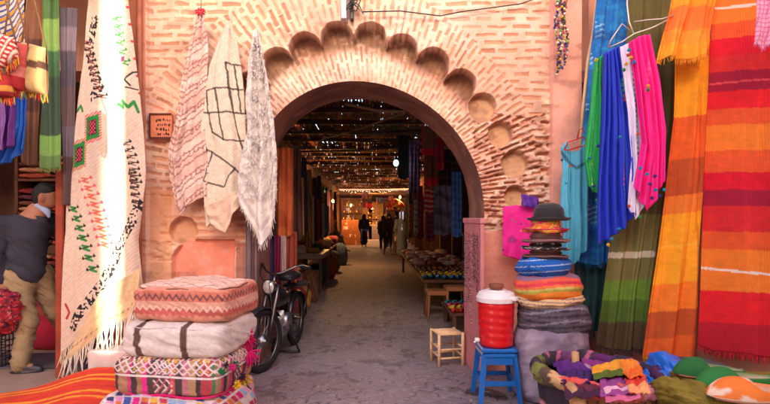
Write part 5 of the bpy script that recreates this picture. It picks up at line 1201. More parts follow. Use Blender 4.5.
def hand(w, d, side, s=1.0, curl=.5):
    """palm and five fingers from wrist w along direction d; side = direction of the thumb"""
    w, d, side = Vector(w), Vector(d).normalized(), Vector(side).normalized(); nrm = d.cross(side).normalized(); pr = []
    pc = w + d * .05 * s; pr.append(('c', w, w + d * .03 * s, .024 * s, .03 * s)); 
    for i, f in enumerate((.03, .01, -.011, -.03)): pr.append(('c', w + d * .02 * s + side * f * .6 * s, w + d * .085 * s + side * f * s, .016 * s, .013 * s))
    for i, (f, L) in enumerate(((.031, .068), (.011, .078), (-.011, .072), (-.030, .056))):
        a = w + d * .085 * s + side * f * s; b = a + (d * math.cos(curl) + nrm * math.sin(curl)) * L * .5 * s; c = b + (d * math.cos(curl * 2.6) + nrm * math.sin(curl * 2.6)) * L * .5 * s
        pr += [('c', a, b, .0105 * s, .0095 * s, .004), ('c', b, c, .0095 * s, .0075 * s, .004)]
    a = w + d * .025 * s + side * .028 * s; b = a + (d * .7 + side * .7) * .04 * s; c = b + (d * .9 + side * .1 + nrm * .4) * .032 * s
    pr += [('c', a, b, .014 * s, .0115 * s, .008), ('c', b, c, .0115 * s, .009 * s, .004)]
    return pr

def shopper():
    Y0 = 4.72; q = lambda x, y, dy=0: np.array([(x - VX) / F * Y0, Y0 + dy, CH + (VY - y) / F * Y0])
    r = empty('person', (q(30, 371)[0], Y0, 0), 'man in dark grey sweater and khaki trousers walking bent with a red bundle', 'person')
    f = Vector((1, .25, 0)).normalized()       # he walks to the right and slightly away
    hd = q(47, 197); nk = q(38, 213); ch_ = q(28, 231); wa = q(25, 256); hp = q(26, 272)
    shN, shF = q(14, 226, -.14), q(44, 224, .16); elN, wrN = q(9, 256, -.20), q(14, 281, -.16)
    elF, wrF = q(60, 250, .22), q(68, 270, .16)
    hN, hF = q(22, 276, -.07), q(34, 276, .09); knN, anN = q(33, 320, -.06), q(26, 362, -.08); knF, anF = q(43, 316, .20), q(44, 348, .36)
    body = [('e', hd, (.098, .078, .115), .2), ('e', hd + [.055, .012, -.045], (.05, .052, .055)), ('c', hd + [.09, .02, -.0], hd + [.112, .024, -.022], .013, .014, .01), ('e', hd + [.085, .02, -.062], (.018, .026, .010)), ('e', hd + [.082, .02, .030], (.02, .055, .012)),
            ('e', hd + [.0, -.084, -.012], (.022, .016, .034), .2), ('e', hd + [-.01, .085, -.01], (.018, .012, .03)),
            ('c', hd + [-.02, 0, -.05], nk, .055, .06), ('c', nk, ch_, .10, .15), ('c', ch_, wa, .155, .14), ('c', wa, hp, .14, .145),
            ('c', shN, shF, .07, .07), ('c', shN, elN, .055, .043), ('c', elN, wrN, .042, .028), ('c', shF, elF, .055, .043), ('c', elF, wrF, .042, .028),
            ('c', hN, knN, .085, .058), ('c', knN, anN, .055, .038), ('c', hF, knF, .085, .058), ('c', knF, anF, .055, .038),
            ('c', anN, anN + [.14, .03, -.045], .036, .028), ('c', anF, anF + [.14, .03, -.045], .036, .028)]
    body += hand(wrN, (.12, .02, -1), (.95, -.1, .1), 1.0, .7) + hand(wrF, (.3, .02, -1), (.9, -.3, .2), 1.0, .7)
    body = [tuple(np.array(x) if isinstance(x, Vector) else x for x in p) for p in body]
    blob('body', body, SKIN, r, .0085, .028)
    b = MB(); b.ball(tuple(hd + [.092, -.012, .012]), .011, 8, col=S(230, 226, 220)); b.ball(tuple(hd + [.101, -.014, .012]), .005, 6, col=S(30, 22, 20)); b.build('eye', PAINT, r, True)
    blob('hair', [('e', hd + [-.022, 0, .030], (.102, .082, .104), .2), ('e', hd + [-.055, 0, -.02], (.06, .074, .07)), ('e', hd + [.02, 0, .07], (.07, .07, .05)), ('e', hd + [-.058, 0, -.075], (.05, .064, .055))], HAIR, r, .010, .02, lump=.012)
    kn = mat('grey_sweater', S(64, 62, 76), .9, var=.12, vscale=16, bump=.6, bscale=120, weave=110)
    o = .018
    sw = [('c', nk + [-.01, 0, -.05], ch_, .09 + o, .165 + o), ('c', ch_, wa, .16 + o, .150 + o), ('c', wa, hp + [0, 0, .01], .150 + o, .150 + o), ('c', shN, shF, .075 + o, .075 + o), ('c', shN, elN, .064 + o, .052 + o), ('c', elN, wrN + [0, 0, .035], .050 + o, .036 + o), ('c', shF, elF, .06 + o, .05 + o), ('c', elF, wrF + [0, 0, .035], .046 + o, .034 + o), ('e', q(8, 240, -.02), (.12, .14, .16))]
    blob('sweater', sw, kn, r, .010, .03, lump=.034)
    blob('shirt_collar', [('c', hd + [-.05, -.055, -.085], hd + [.035, -.05, -.135], .022, .024), ('c', hd + [.035, -.05, -.135], hd + [.05, -.05, -.18], .024, .014), ('c', hd + [-.075, 0, -.07], hd + [-.05, -.055, -.085], .024, .022), ('c', hd + [-.075, 0, -.07], hd + [-.04, .06, -.08], .024, .02)], mat('shirt_cloth', S(160, 178, 214), .7), r, .007, .02)
    kh = mat('khaki_cloth', S(158, 134, 98), .85, var=.16, vscale=10, bump=.5, bscale=60)
    blob('trousers', [('c', hp + [0, 0, .01], hp + [.0, 0, -.03], .155, .15), ('c', hN, knN, .115, .088), ('c', knN, anN + [0, 0, .02], .085, .078), ('c', hF, knF, .11, .085), ('c', knF, anF + [0, 0, .02], .082, .072)], kh, r, .012, .035, lump=.035)
    sh = mat('black_shoe', S(44, 42, 50), .45, var=.1)
    for a in (anN, anF): blob('shoe', [('c', a + [-.03, 0, -.015], a + [.15, .035, -.05], .046, .036), ('e', a + [.05, .012, -.068], (.14, .048, .016), .2)], sh, r, .009, .02)
    # the bundle he carries
    bc = q(20, 308, -.19); pr = [('e', bc, (.155, .10, .19)), ('e', bc + [-.09, 0, -.07], (.12, .09, .14)), ('e', bc + [.06, 0, .08], (.09, .08, .12)), ('c', bc + [-.02, 0, .1], q(14, 288, -.17), .08, .03)]
    def rc(V):
        t = fbm(V[:, 0] * 7 + V[:, 2] * 4, V[:, 2] * 6 - V[:, 0] * 3, 7, 3); c = full(t, S(150, 24, 44)); c = mixc(c, S(214, 50, 60), np.abs(np.mod(t * 9, 1) - .5) < .12); c = mixc(c, S(50, 24, 40), np.abs(np.mod(t * 7 + .3, 1) - .5) < .16); c = mixc(c, S(220, 120, 120), np.abs(np.mod(t * 6 + .5, 1) - .5) < .05); return c
    o_ = blob('red_bundle', pr, CLOTH, None, .011, .04, rc, lump=.07); tag(o_, 'bundle of red patterned cloth carried by the man in the grey sweater', 'bundle')
shopper()

def passer(x, Y, h, face, robe=None, coat=None, legs=None, scarf=None, lab='', stride=.12, vox=.02, arm=0):
    """standing or walking figure built at the origin, height h, facing angle"""
    s = h / 1.7; r = empty('person', (x, Y, 0), lab, 'person'); f = np.array([math.cos(face), math.sin(face), 0]); l = np.array([-f[1], f[0], 0]); o = np.array([x, Y, 0])
    p = lambda a, b, z: o + (f * a + l * b) * s + np.array([0, 0, z * s])
    hd = p(.02, 0, 1.57)
    body = [('e', hd, (.085 * s, .085 * s, .115 * s)), ('c', p(.1, 0, 1.55), p(.11, 0, 1.53), .012, .014), ('c', hd, p(0, 0, 1.40), .055 * s, .06 * s), ('c', p(0, 0, 1.38), p(0, 0, 1.2), .10 * s, .14 * s), ('c', p(0, 0, 1.2), p(0, 0, .95), .14 * s, .14 * s), ('c', p(0, -.16, 1.38), p(0, .16, 1.38), .06 * s, .06 * s)]
    for sd_ in (-1, 1):
        a = sd_ * stride; sh, el, wr = p(0, .19 * sd_, 1.36), p(-.02 - a * .3, .23 * sd_, 1.08), p(.06 - a * .8 + arm * .15, .21 * sd_, .84 + arm * .15)
        body += [('c', sh, el, .05 * s, .04 * s), ('c', el, wr, .038 * s, .027 * s)] + [tuple(np.array(z) if isinstance(z, Vector) else z for z in q) for q in hand(wr, (0.1, 0, -1), tuple(f), s, .4)]
        body += [('c', p(0, .09 * sd_, .92), p(a * .6 + .03, .09 * sd_, .50), .085 * s, .058 * s), ('c', p(a * .6 + .03, .09 * sd_, .50), p(a * 1.2, .09 * sd_, .09), .055 * s, .038 * s), ('c', p(a * 1.2 - .03, .09 * sd_, .05), p(a * 1.2 + .15, .09 * sd_, .035), .04 * s, .03 * s)]
    blob('body', body, SKIN, r, vox * .7, .02)
    def m(c): return mat('garment_%d_%d_%d' % c, S(*c), .85, var=.15, bump=.4, bscale=60)
    arms = []
    for sd_ in (-1, 1):
        a = sd_ * stride; arms += [('c', p(0, .19 * sd_, 1.36), p(-.02 - a * .3, .23 * sd_, 1.08), .075 * s, .065 * s), ('c', p(-.02 - a * .3, .23 * sd_, 1.08), p(.05 - a * .7 + arm * .13, .21 * sd_, .88 + arm * .13), .062 * s, .055 * s)]
    if robe:
        blob('robe', [('c', p(0, 0, 1.40), p(0, 0, 1.2), .12 * s, .165 * s), ('c', p(0, 0, 1.2), p(0, 0, .8), .165 * s, .18 * s), ('c', p(0, 0, .8), p(0, 0, .30), .18 * s, .20 * s), ('c', p(0, -.15, 1.36), p(0, .15, 1.36), .08 * s, .08 * s)] + arms, m(robe), r, vox, .05, lump=.04)
    if coat:
        blob('jacket', [('c', p(0, 0, 1.38), p(0, 0, 1.2), .12 * s, .165 * s), ('c', p(0, 0, 1.2), p(0, 0, .90), .165 * s, .165 * s), ('c', p(0, -.15, 1.37), p(0, .15, 1.37), .08 * s, .08 * s)] + arms, m(coat), r, vox, .04, lump=.03)
    if legs:
        q = []
        for sd_ in (-1, 1): a = sd_ * stride; q += [('c', p(0, .08 * sd_, .92), p(a * .6 + .03, .09 * sd_, .50), .11 * s, .08 * s), ('c', p(a * .6 + .03, .09 * sd_, .50), p(a * 1.2, .09 * sd_, .12), .08 * s, .065 * s)]
        blob('trousers', q, m(legs), r, vox, .03)
    if scarf: blob('headscarf', [('e', p(0, 0, 1.585), (.115 * s, .115 * s, .14 * s)), ('c', p(-.02, 0, 1.52), p(-.03, 0, 1.36), .10 * s, .13 * s)], m(scarf), r, vox * .7, .03)
    else: blob('hair', [('e', p(-.02, 0, 1.60), (.098 * s, .098 * s, .105 * s))], HAIR, r, vox * .7, .03, lump=.01)
    return r
def X_at(px, Y): return (px - VX) / F * Y
passer(X_at(402, 17.1), 17.1, 1.62, R(100), robe=(120, 124, 146), scarf=(120, 124, 146), lab='person in long grey blue robe and headscarf walking away on the right', stride=.06)
passer(X_at(364, 25), 25, 1.58, R(-85), robe=(34, 32, 42), scarf=(26, 24, 30), lab='person in a long black robe walking in the middle of the far path', stride=.05)
passer(X_at(383, 22.5), 22.5, 1.5, R(95), coat=(38, 32, 40), legs=(34, 32, 40), lab='person in dark jacket, left one of the pair on the far path', stride=.10)
passer(X_at(389, 23.3), 23.3, 1.62, R(80), coat=(54, 40, 40), legs=(40, 38, 48), lab='person in brown jacket, right one of the pair on the far path', stride=.08)
passer(X_at(396, 19.6), 19.6, 1.66, R(170), coat=(44, 30, 26), legs=(150, 112, 70), lab='person in dark top and sand trousers before the red and orange stall', stride=.03)
def sitter():
    x, Y = X_at(335, 19), 19.0; r = empty('person', (x, Y, 0), 'seated person with one leg stretched onto the path, at the left of the far alley', 'person')
    q = lambda px, py, dy=0: np.array([(px - VX) / F * Y, Y + dy, CH + (VY - py) / F * Y])
    hd = q(334, 220); ch_ = q(333, 228); hp = q(334, 238); kn = q(341, 239, -.1); an = q(346, 250, -.15); kn2 = q(340, 240, .15); an2 = q(340, 253, .15); el = q(338, 233, -.2); wr = q(342, 236, -.2)
    body = [('e', hd, (.09, .09, .12)), ('c', hd, ch_, .05, .08), ('c', ch_, hp, .13, .14), ('c', hp, kn, .09, .06), ('c', kn, an, .06, .04), ('c', an, an + [.15, 0, -.02], .04, .03), ('c', hp, kn2, .09, .06), ('c', kn2, an2, .06, .04), ('c', an2, an2 + [.15, 0, -.02], .04, .03), ('c', ch_, el, .055, .045), ('c', el, wr, .04, .03)]
    body += [tuple(np.array(z) if isinstance(z, Vector) else z for z in p) for p in hand(wr, (1, 0, -.3), (0, -1, 0), 1, .4)]
    blob('body', body, SKIN, r, .016, .02)
    blob('jacket', [('c', ch_, hp, .155, .165), ('c', ch_ + [0, 0, .03], el, .08, .065), ('c', el, wr, .06, .05)], mat('garment_50_44_56', S(50, 44, 56), .85), r, .02, .04)
    blob('trousers', [('c', hp, kn, .12, .085), ('c', kn, an, .085, .06), ('c', hp, kn2, .12, .085), ('c', kn2, an2, .085, .06)], mat('garment_60_56_66', S(60, 56, 66), .85), r, .02, .03)
    blob('hair', [('e', hd + [-.01, 0, .03], (.1, .1, .105))], HAIR, r, .016, .03)
    b = MB(); b.box((x - .02, Y, .22), (.5, .6, .44), bev=.02); tag(b.build('wooden_bench', WOOD, None), 'low dark bench under the seated person in the far alley', 'bench')
sitter()

# ---------------------------------------------------------------- moped leaning in the arch
def moped():
    r = empty('moped', (0, 0, 0), 'black moped with a round headlight parked in the left side of the arch', 'moped')
    blk = mat('black_enamel', S(28, 27, 30), .3, var=.1, coat=.5); chrome = mat('chrome', S(120, 118, 120), .32, metal=1.0, var=.05); rub = mat('rubber', S(26, 25, 26), .85, var=.15, bump=.3)
    # local frame: x forward, y left, z up; front axle at (0,0,.285)
    def wheel(cx, nm, steer=0):
        M = Matrix.Translation((cx, 0, .285)) @ Matrix.Rotation(steer, 4, 'Z'); w_ = empty(nm, (0, 0, 0)); w_.parent = r
        ring = lambda R_, k=48: [(R_ * math.cos(2 * math.pi * i / k), 0, R_ * math.sin(2 * math.pi * i / k)) for i in range(k)]
        b = MB(); b.M = M; b.tube(ring(.258), .027, 10, closed=True)
        for i in range(60): a = 2 * math.pi * i / 60; c, s = math.cos(a), math.sin(a); b.tube([(c * .279, -.018, s * .279), (c * .286, 0, s * .286), (c * .279, .018, s * .279)], .004, 4)
        b.build('tyre', rub, w_, True)
        b = MB(); b.M = M; b.tube(ring(.232), .012, 8, closed=True, flat=1.4); b.build('rim', chrome, w_, True)
        b = MB(); b.M = M
        for i in range(28):
            a = 2 * math.pi * i / 28; a2 = a + (.35 if i % 2 else -.35); sy = .022 if i % 4 < 2 else -.022
            b.tube([(.03 * math.cos(a2), sy, .03 * math.sin(a2)), (.228 * math.cos(a), 0, .228 * math.sin(a))], .0016, 4)
        b.build('spokes', chrome, w_)
        b = MB(); b.M = M @ Matrix.Rotation(math.pi / 2, 4, 'X'); b.lathe([(0, -.05), (.018, -.05), (.018, -.03), (.055, -.026), (.058, 0), (.055, .026), (.018, .03), (.018, .05), (0, .05)], n=20); b.build('hub', STEEL, w_, True)
        return M
    st = R(-18); Mf = wheel(0, 'front_wheel', st); wheel(-1.05, 'rear_wheel')
    Mt = Matrix.Rotation(st, 4, 'Z')
    for s in (-1, 1):
        b = MB(); b.M = Mt; b.tube([(0, s * .055, .285), (-.07, s * .06, .48), (-.14, s * .06, .68), (-.17, s * .055, .78)], [.013, .018, .019, .017], 10); b.build('fork_leg', chrome, r, True)
    b = MB(); b.M = Mt; V = []
    for i in range(20):
        a = R(10 + 135 * i / 19); 
        for k in range(7): t = (k - 3) / 3; rr = .312 - .018 * t * t; V.append((rr * math.cos(a), t * .042, .285 + rr * math.sin(a)))
    b.add(V, [tuple(int(x) for x in f) for f in gridf(7, 20)]); b.build('front_mudguard', blk, r, True, .004)
    b = MB(); V = []
    for i in range(24):
        a = R(20 + 160 * i / 23)
        for k in range(7): t = (k - 3) / 3; rr = .315 - .018 * t * t; V.append((-1.05 + rr * math.cos(a), t * .045, .285 + rr * math.sin(a)))
    b.add(V, [tuple(int(x) for x in f) for f in gridf(7, 24)]); b.build('rear_mudguard', blk, r, True, .004)
    b = MB(); b.tube([(-.20, 0, .80), (-.24, 0, .66), (-.34, 0, .45), (-.50, 0, .34), (-.75, 0, .33), (-1.0, .06, .30)], [.026, .03, .03, .032, .03, .016], 10); b.tube([(-.75, 0, .33), (-.80, 0, .55), (-.84, 0, .74)], .020, 8); b.tube([(-.26, 0, .64), (-.5, 0, .62), (-.80, 0, .60)], .022, 8); b.build('frame', blk, r, True)
    b = MB(); b.ball((-.50, 0, .60), (.20, .085, .085), 18); b.build('fuel_tank', blk, r, True)
    b = MB(); b.ball((-.82, 0, .79), (.19, .12, .055), 16); b.box((-.82, 0, .77), (.34, .16, .04), bev=.015); b.build('saddle', mat('saddle_vinyl', S(34, 32, 34), .5, var=.1, bump=.2), r, True)
    b = MB(); b.box((-1.10, 0, .66), (.34, .22, .015), bev=.004)
    for s in (-1, 1): b.tube([(-1.26, s * .1, .67), (-1.06, s * .10, .40), (-1.05, s * .08, .285)], .009, 6)
    for k in range(4): b.tube([(-1.25 + k * .09, -.11, .675), (-1.25 + k * .09, .11, .675)], .006, 6)
    b.build('luggage_rack', METAL, r, True)
    b = MB(); b.M = Matrix.Translation((-.56, 0, .36)) @ Matrix.Rotation(math.pi / 2, 4, 'X'); b.lathe([(0, -.09), (.07, -.09), (.085, -.07), (.085, .07), (.07, .09), (0, .09)], n=22)
    b.M = None
    for k in range(7): b.box((-.44 + k * .014, 0, .42 - k * .004), (.006, .13, .13), bev=.002)
    b.box((-.50, 0, .28), (.24, .14, .12), bev=.02); b.build('engine', STEEL, r, True)
    b = MB(); b.tube([(-.42, -.09, .30), (-.52, -.11, .22), (-.8, -.12, .22), (-1.15, -.12, .26)], [.016, .016, .032, .028], 10); b.build('exhaust', chrome, r, True)
    for s in (-1, 1):
        b = MB(); b.tube([(-.56, s * .09, .33), (-.56 + s * .09, s * .12, .28 - s * .02)], .008, 6); b.box((-.56 + s * .09, s * .16, .28 - s * .02), (.05, .09, .022), bev=.005); b.build('pedal', METAL, r)
    b = MB(); b.M = Mt; b.tube([(-.17, 0, .76), (-.19, 0, .86)], .016, 8); b.tube([(-.33, .25, .93), (-.26, .20, .95), (-.19, .09, .89), (-.18, 0, .87), (-.19, -.09, .89), (-.26, -.20, .95), (-.33, -.25, .93)], .011, 8); b.build('handlebar', chrome, r, True)
    for s in (-1, 1):
        b = MB(); b.M = Mt; b.tube([(-.29, s * .22, .945), (-.37, s * .28, .925)], .018, 9); b.build('grip', rub, r, True)
        b = MB(); b.M = Mt; b.tube([(-.25, s * .19, .955), (-.27, s * .26, .96), (-.32, s * .30, .94)], .006, 6); b.build('brake_lever', chrome, r, True)
    b = MB(); b.M = Mt @ Matrix.Translation((-.10, 0, .76)) @ Matrix.Rotation(math.pi / 2, 4, 'Y'); b.lathe([(0, -.09), (.035, -.085), (.062, -.05), (.072, 0), (.076, .008), (.072, .012)], n=26); hl = b.build('headlight', blk, r, True)
    b = MB(); b.M = Mt @ Matrix.Translation((-.10, 0, .76)) @ Matrix.Rotation(math.pi / 2, 4, 'Y'); b.lathe([(.071, .008), (.05, .022), (0, .03)], n=26); b.build('lens', mat('lamp_lens', S(226, 222, 214), .15, metal=.3, coat=1), hl, True)
    b = MB(); b.M = Mt; b.tube([(-.12, .02, .84), (-.04, .05, .80), (-.06, .07, .55), (-.01, .07, .33)], .005, 6); b.tube([(-.24, -.2, .94), (-.1, -.1, .86), (-.16, -.03, .72), (-.34, 0, .62)], .005, 6); b.build('brake_cable', METAL, r, True)
    b = MB(); b.tube([(-.62, -.06, .28), (-.66, -.14, .02)], .010, 7); b.tube([(-.62, .06, .28), (-.66, .16, .02)], .010, 7); b.tube([(-.66, -.14, .02), (-.66, .16, .02)], .01, 7); b.build('stand', METAL, r, True)
    b = MB(); b.box((-1.37, 0, .50), (.03, .07, .05), bev=.01); b.build('tail_light', mat('red_lens', S(160, 20, 20), .3), r)
    # heading: nose points toward the viewer and to the left
    r.rotation_euler = (0, 0, R(262)); r.location = (X_at(262, 4.66), 4.66, 0.0)
moped()
ORD = ['first', 'second', 'third', 'fourth', 'fifth', 'sixth', 'seventh', 'eighth', 'ninth', 'tenth', 'eleventh', 'twelfth', 'thirteenth', 'fourteenth', 'fifteenth', 'sixteenth', 'seventeenth', 'eighteenth', 'nineteenth', 'twentieth']
# ---------------------------------------------------------------- inside the alley: hung clothes, tables and goods
def hang(name, x0, y0, x1, y1, Y, c, lab, cat='garment', side='left', c2=None, shape=1.0, seed=0, per=0, fl=.02):
    """cloth hung in photo box (x0,y0)-(x1,y1) at depth Y"""
    def cf(x, y, U, W):
        cc = full(x, c)
        if c2 is not None: cc = mixc(cc, c2, sst(.55, .7, np.mod(W * (per or 1.7) + .15 * np.sin(U * 5) + .3 * fbm(U * 3, W * 3, seed), 1)) * .8)
        return woven(cc, U, W, seed, .12)
    w_ = x1 - x0; m = (x0 + x1) / 2; k = .5 * shape
    return cloth(name, [(m - w_ * k, y0), (m, y0 - w_ * .06), (m + w_ * k, y0)], [(x0, y1), (m, y1 + 2), (x1, y1 - 1)], Y, cf, lab, cat, 'clothes hanging along the %s side of the alley' % side, 26, 40, SILK, folds=(2.5, fl), seed=seed)
DK = 1.0
hang('orange_wrap', 276, 148, 293, 236, 5.75, S(206, 104, 54), 'terracotta orange wrap hanging at the left inner edge of the arch', c2=S(186, 84, 46), per=2, seed=1)
hang('violet_wrap', 262, 232, 275, 305, 5.6, S(66, 40, 84), 'dark violet wrap hanging above the moped wheel', seed=2)
hang('crimson_wrap', 273, 236, 281, 300, 5.65, S(140, 24, 66), 'thin crimson wrap hanging between the violet and the white one', seed=3)
hang('white_wrap', 279, 236, 286, 296, 5.7, S(206, 180, 170), 'off white wrap hanging under the orange one', seed=4)
hang('rust_wrap', 285, 232, 297, 300, 5.8, S(156, 66, 48), 'rust red wrap hanging right of the off white one', seed=5)
hang('black_wrap', 266, 196, 276, 236, 5.5, S(34, 28, 36), 'black cloth hanging behind the shaggy throw', seed=6)
hang('grey_wrap', 255, 232, 264, 300, 5.52, S(84, 80, 96), 'slate grey wrap hanging leftmost behind the moped', seed=7)
L = [('brown', (98, 66, 54), 291, 150, 303, 240, 6.6), ('navy', (44, 46, 70), 300, 158, 308, 232, 7.4), ('ochre', (150, 108, 52), 305, 170, 313, 246, 8.6), ('wine', (96, 34, 44), 311, 178, 318, 240, 9.8), ('charcoal', (52, 48, 54), 316, 176, 322, 236, 11), ('sand', (160, 122, 84), 319, 186, 325, 238, 12.4), ('green', (56, 72, 54), 323, 188, 328, 236, 14), ('plum', (84, 44, 72), 326, 190, 331, 234, 15.6), ('copper', (146, 84, 48), 330, 192, 334, 232, 17.4), ('black', (34, 30, 34), 333, 192, 337, 230, 19.6)]
for i, (cn, c, x0, y0, x1, y1, Y) in enumerate(L):
    nxt = L[i - 1][0] if i else 'orange'
    hang(cn + '_robe', x0, y0, x1, y1, Y, S(*c), '%s robe hanging on the left of the alley just beyond the %s one' % (cn, nxt), 'robe', c2=S(*[k * .72 for k in c]), seed=20 + i, shape=.6)
Rr = [('crimson_brown_shawl', (126, 84, 60), 423, 128, 440, 160, 7.3, (206, 26, 50), 'brown shawl with a crimson border, upper one right under the arch'), ]
def two(name, x0, y0, x1, y1, Y, lab, c, edge, seed):
    cloth(name, [(x0, y0), (x1, y0)], [(x0, y1), (x1, y1)], Y, lambda x, y, U, W: woven(mixc(full(x, c), edge, (W > .78) | (U < .06) | (U > .9)), U, W, seed), lab, 'shawl', 'clothes hanging along the right side of the alley', 30, 40, SILK, folds=(1.5, .02), seed=seed)
two('bordered_shawl', 422, 126, 440, 155, 7.6, 'brown shawl with a crimson border, the upper of two hanging right of the bulb', S(132, 86, 62), S(214, 24, 54), 1)
two('bordered_shawl', 424, 150, 439, 186, 7.9, 'brown shawl with a crimson border, the lower of two hanging right of the bulb', S(118, 80, 58), S(220, 22, 50), 2)
two('bordered_shawl', 436, 138, 444, 170, 7.5, 'narrow crimson shawl beside the two bordered brown ones', S(150, 24, 50), S(180, 24, 60), 3)
hang('lilac_dress', 409, 140, 420, 192, 9.6, S(110, 66, 104), 'dusty lilac patterned dress hanging beside the green bulb', 'dress', 'right', S(70, 44, 76), per=9, seed=4)
hang('dark_dress', 398, 136, 410, 178, 10.4, S(40, 36, 38), 'black dress hanging right behind the green bulb', 'dress', 'right', seed=5)
hang('floral_scarf', 424, 188, 434, 212, 8.6, S(206, 60, 66), 'red scarf with pale zigzags hanging under the bordered shawls', 'scarf', 'right', S(226, 196, 180), per=5, seed=6)
hang('purple_scarf', 426, 208, 435, 240, 8.8, S(110, 40, 84), 'purple scarf with pink marks hanging lowest on the right', 'scarf', 'right', S(170, 84, 120), per=7, seed=7)
hang('grey_blanket', 434, 186, 452, 234, 7.4, S(84, 86, 110), 'grey and slate banded blanket hanging on the right inside the arch', 'blanket', 'right', S(44, 42, 56), per=3, seed=8, fl=.01)
hang('blue_scarf', 452, 172, 462, 236, 6.9, S(30, 84, 150), 'bright blue ladder patterned scarf at the right inner edge of the arch', 'scarf', 'right', S(26, 52, 100), per=9, seed=9, fl=.01)
hang('black_blanket', 438, 150, 456, 188, 7.8, S(38, 34, 40), 'black blanket with dull red bands above the grey banded one', 'blanket', 'right', S(74, 44, 44), per=5, seed=10, fl=.01)
R2 = [('ruby', (120, 30, 50), 416, 186, 424, 238, 11), ('tan', (150, 110, 78), 411, 190, 418, 236, 12.5), ('indigo', (48, 44, 90), 408, 192, 413, 236, 14.2), ('olive', (84, 80, 44), 405, 194, 410, 236, 16)]
for i, (cn, c, x0, y0, x1, y1, Y) in enumerate(R2):
    nxt = R2[i - 1][0] if i else 'purple'
    hang(cn + '_robe', x0, y0, x1, y1, Y, S(*c), '%s robe hanging on the right of the alley just beyond the %s %s' % (cn, nxt, 'one' if i else 'scarf'), 'robe', 'right', seed=40 + i, shape=.6)

def table(name, x0, x1, y0, y1, h, lab, m=WOOD, cat='table', top=None, th=.04):
    r = empty(name, ((x0 + x1) / 2, (y0 + y1) / 2, 0), lab, cat)
    b = MB(); b.box(((x0 + x1) / 2, (y0 + y1) / 2, h - th / 2), (x1 - x0, y1 - y0, th), bev=.008); b.build('table_top', top or m, r)
    for x in (x0 + .05, x1 - .05):
        for y in (y0 + .05, y1 - .05): b = MB(); b.box((x, y, (h - th) / 2), (.05, .05, h - th), bev=.006); b.build('leg', m, r)
    return r
pale = mat('pale_top', S(170, 150, 140), .5, var=.15)
table('side_table', -1.52, -.96, 9.6, 11.2, .72, 'pale topped table on the left behind the moped', mat('grey_leg', S(120, 108, 104), .6), top=pale, th=.09)
table('display_bench', -1.75, -1.1, 12.4, 16.5, .62, 'long dark bench of goods on the left, beyond the pale table')
table('low_table', -1.7, -1.15, 6.3, 8.6, .34, 'low dark table on the left in front of the pale topped one')
rd = random.Random(11)
def ware(x, y, z, sx, sy, sz, c, lab, group, cat='goods', name='folded_cloth', rz=0, c2=None):
    def cf(q, p, V):
        cc = full(q[:, 0], c)
        if c2 is not None: cc = mixc(cc, c2, np.abs(np.mod(q[:, 0] * 2.4 + q[:, 2], 1) - .5) < .18)
        return cc * (.85 + .3 * n3(V, 20, 4))[:, None]
    o = softbox(name, (x, y, z + sz / 2), (sx, sy, sz), cf, CLOTH, None, n=12, e=3.5, puff=.05, seed=int(x * 100) % 50, lump=.02, rz=rz); tag(o, lab, cat, group); return o
names = [('rust', (150, 70, 48)), ('cream', (196, 176, 150)), ('green', (70, 90, 56)), ('navy', (44, 50, 84)), ('mustard', (180, 136, 50)), ('wine', (110, 32, 46)), ('grey', (110, 104, 104)), ('pink', (180, 96, 110))]
for i in range(8):
    cn, c = names[i]; ware(-1.42 + .12 * (i % 2), 6.5 + i * .27, .345, .24, .2, .12 + .05 * (i % 3), S(*c), '%s folded cloth on the low table behind the moped' % cn, 'folded cloths on the low left table', 'cloth', rz=rd.uniform(-.4, .4))
for i in range(6):
    cn, c = names[(i * 3 + 1) % 8]; ware(-1.42 + .24 * (i % 2), 9.8 + i * .22, .72, .22, .2, .08 + .1 * rd.random(), S(*c), '%s folded garment on the pale topped table' % cn, 'garments on the pale table', 'garment', rz=rd.uniform(-.4, .4), name='folded_garment')
for i in range(8):
    cn, c = names[i]; ware(-1.38 + .1 * (i % 2), 12.7 + i * .46, .62, .32, .34, .12 + .2 * rd.random(), S(*c), '%s cloth heap on the long dark bench at the left' % cn, 'heaps on the long left bench', 'cloth', rz=rd.uniform(-.4, .4), name='cloth_heap')

for i, (x, y, sx, sz, cn, c) in enumerate(((-1.12, 7.2, .34, .42, 'wine red', (110, 34, 44)), (-1.18, 7.9, .38, .34, 'ochre', (160, 120, 56)), (-1.10, 8.6, .32, .5, 'brown', (104, 66, 50)), (-1.25, 9.2, .36, .38, 'faded pink', (168, 100, 100)), (-1.2, 10.0, .34, .36, 'straw yellow', (176, 142, 80)), (-1.2, 10.8, .36, .40, 'dark green', (62, 76, 52)), (-1.05, 11.8, .34, .55, 'rust', (140, 70, 46)), (-1.1, 13.4, .4, .5, 'grey', (100, 96, 96)), (-1.0, 15.2, .4, .6, 'dull blue', (70, 80, 110)))):
    ware(x, y, 0, sx, .34, sz, S(*c), '%s sack of goods on the ground along the left of the alley' % cn, 'sacks along the left of the alley', 'sack', name='goods_sack', rz=rd.uniform(-.3, .3), c2=S(*[v * 1.25 for v in c]))
for i, (cn, c, x0, y0, x1, y1, Y) in enumerate((('striped amber', (176, 120, 60), 296, 178, 304, 236, 7.0), ('pale grey', (140, 134, 134), 308, 196, 314, 244, 9.0), ('scarlet', (170, 40, 44), 316, 200, 320, 240, 10.4), ('cream', (190, 168, 140), 321, 204, 325, 236, 11.8), ('sky blue', (90, 130, 160), 326, 206, 329, 232, 13.4))):
    hang('short_scarf', x0, y0, x1, y1, Y - .35, S(*c), '%s short scarf hung in front of the robes on the left of the alley' % cn, 'scarf', seed=60 + i, shape=.9)
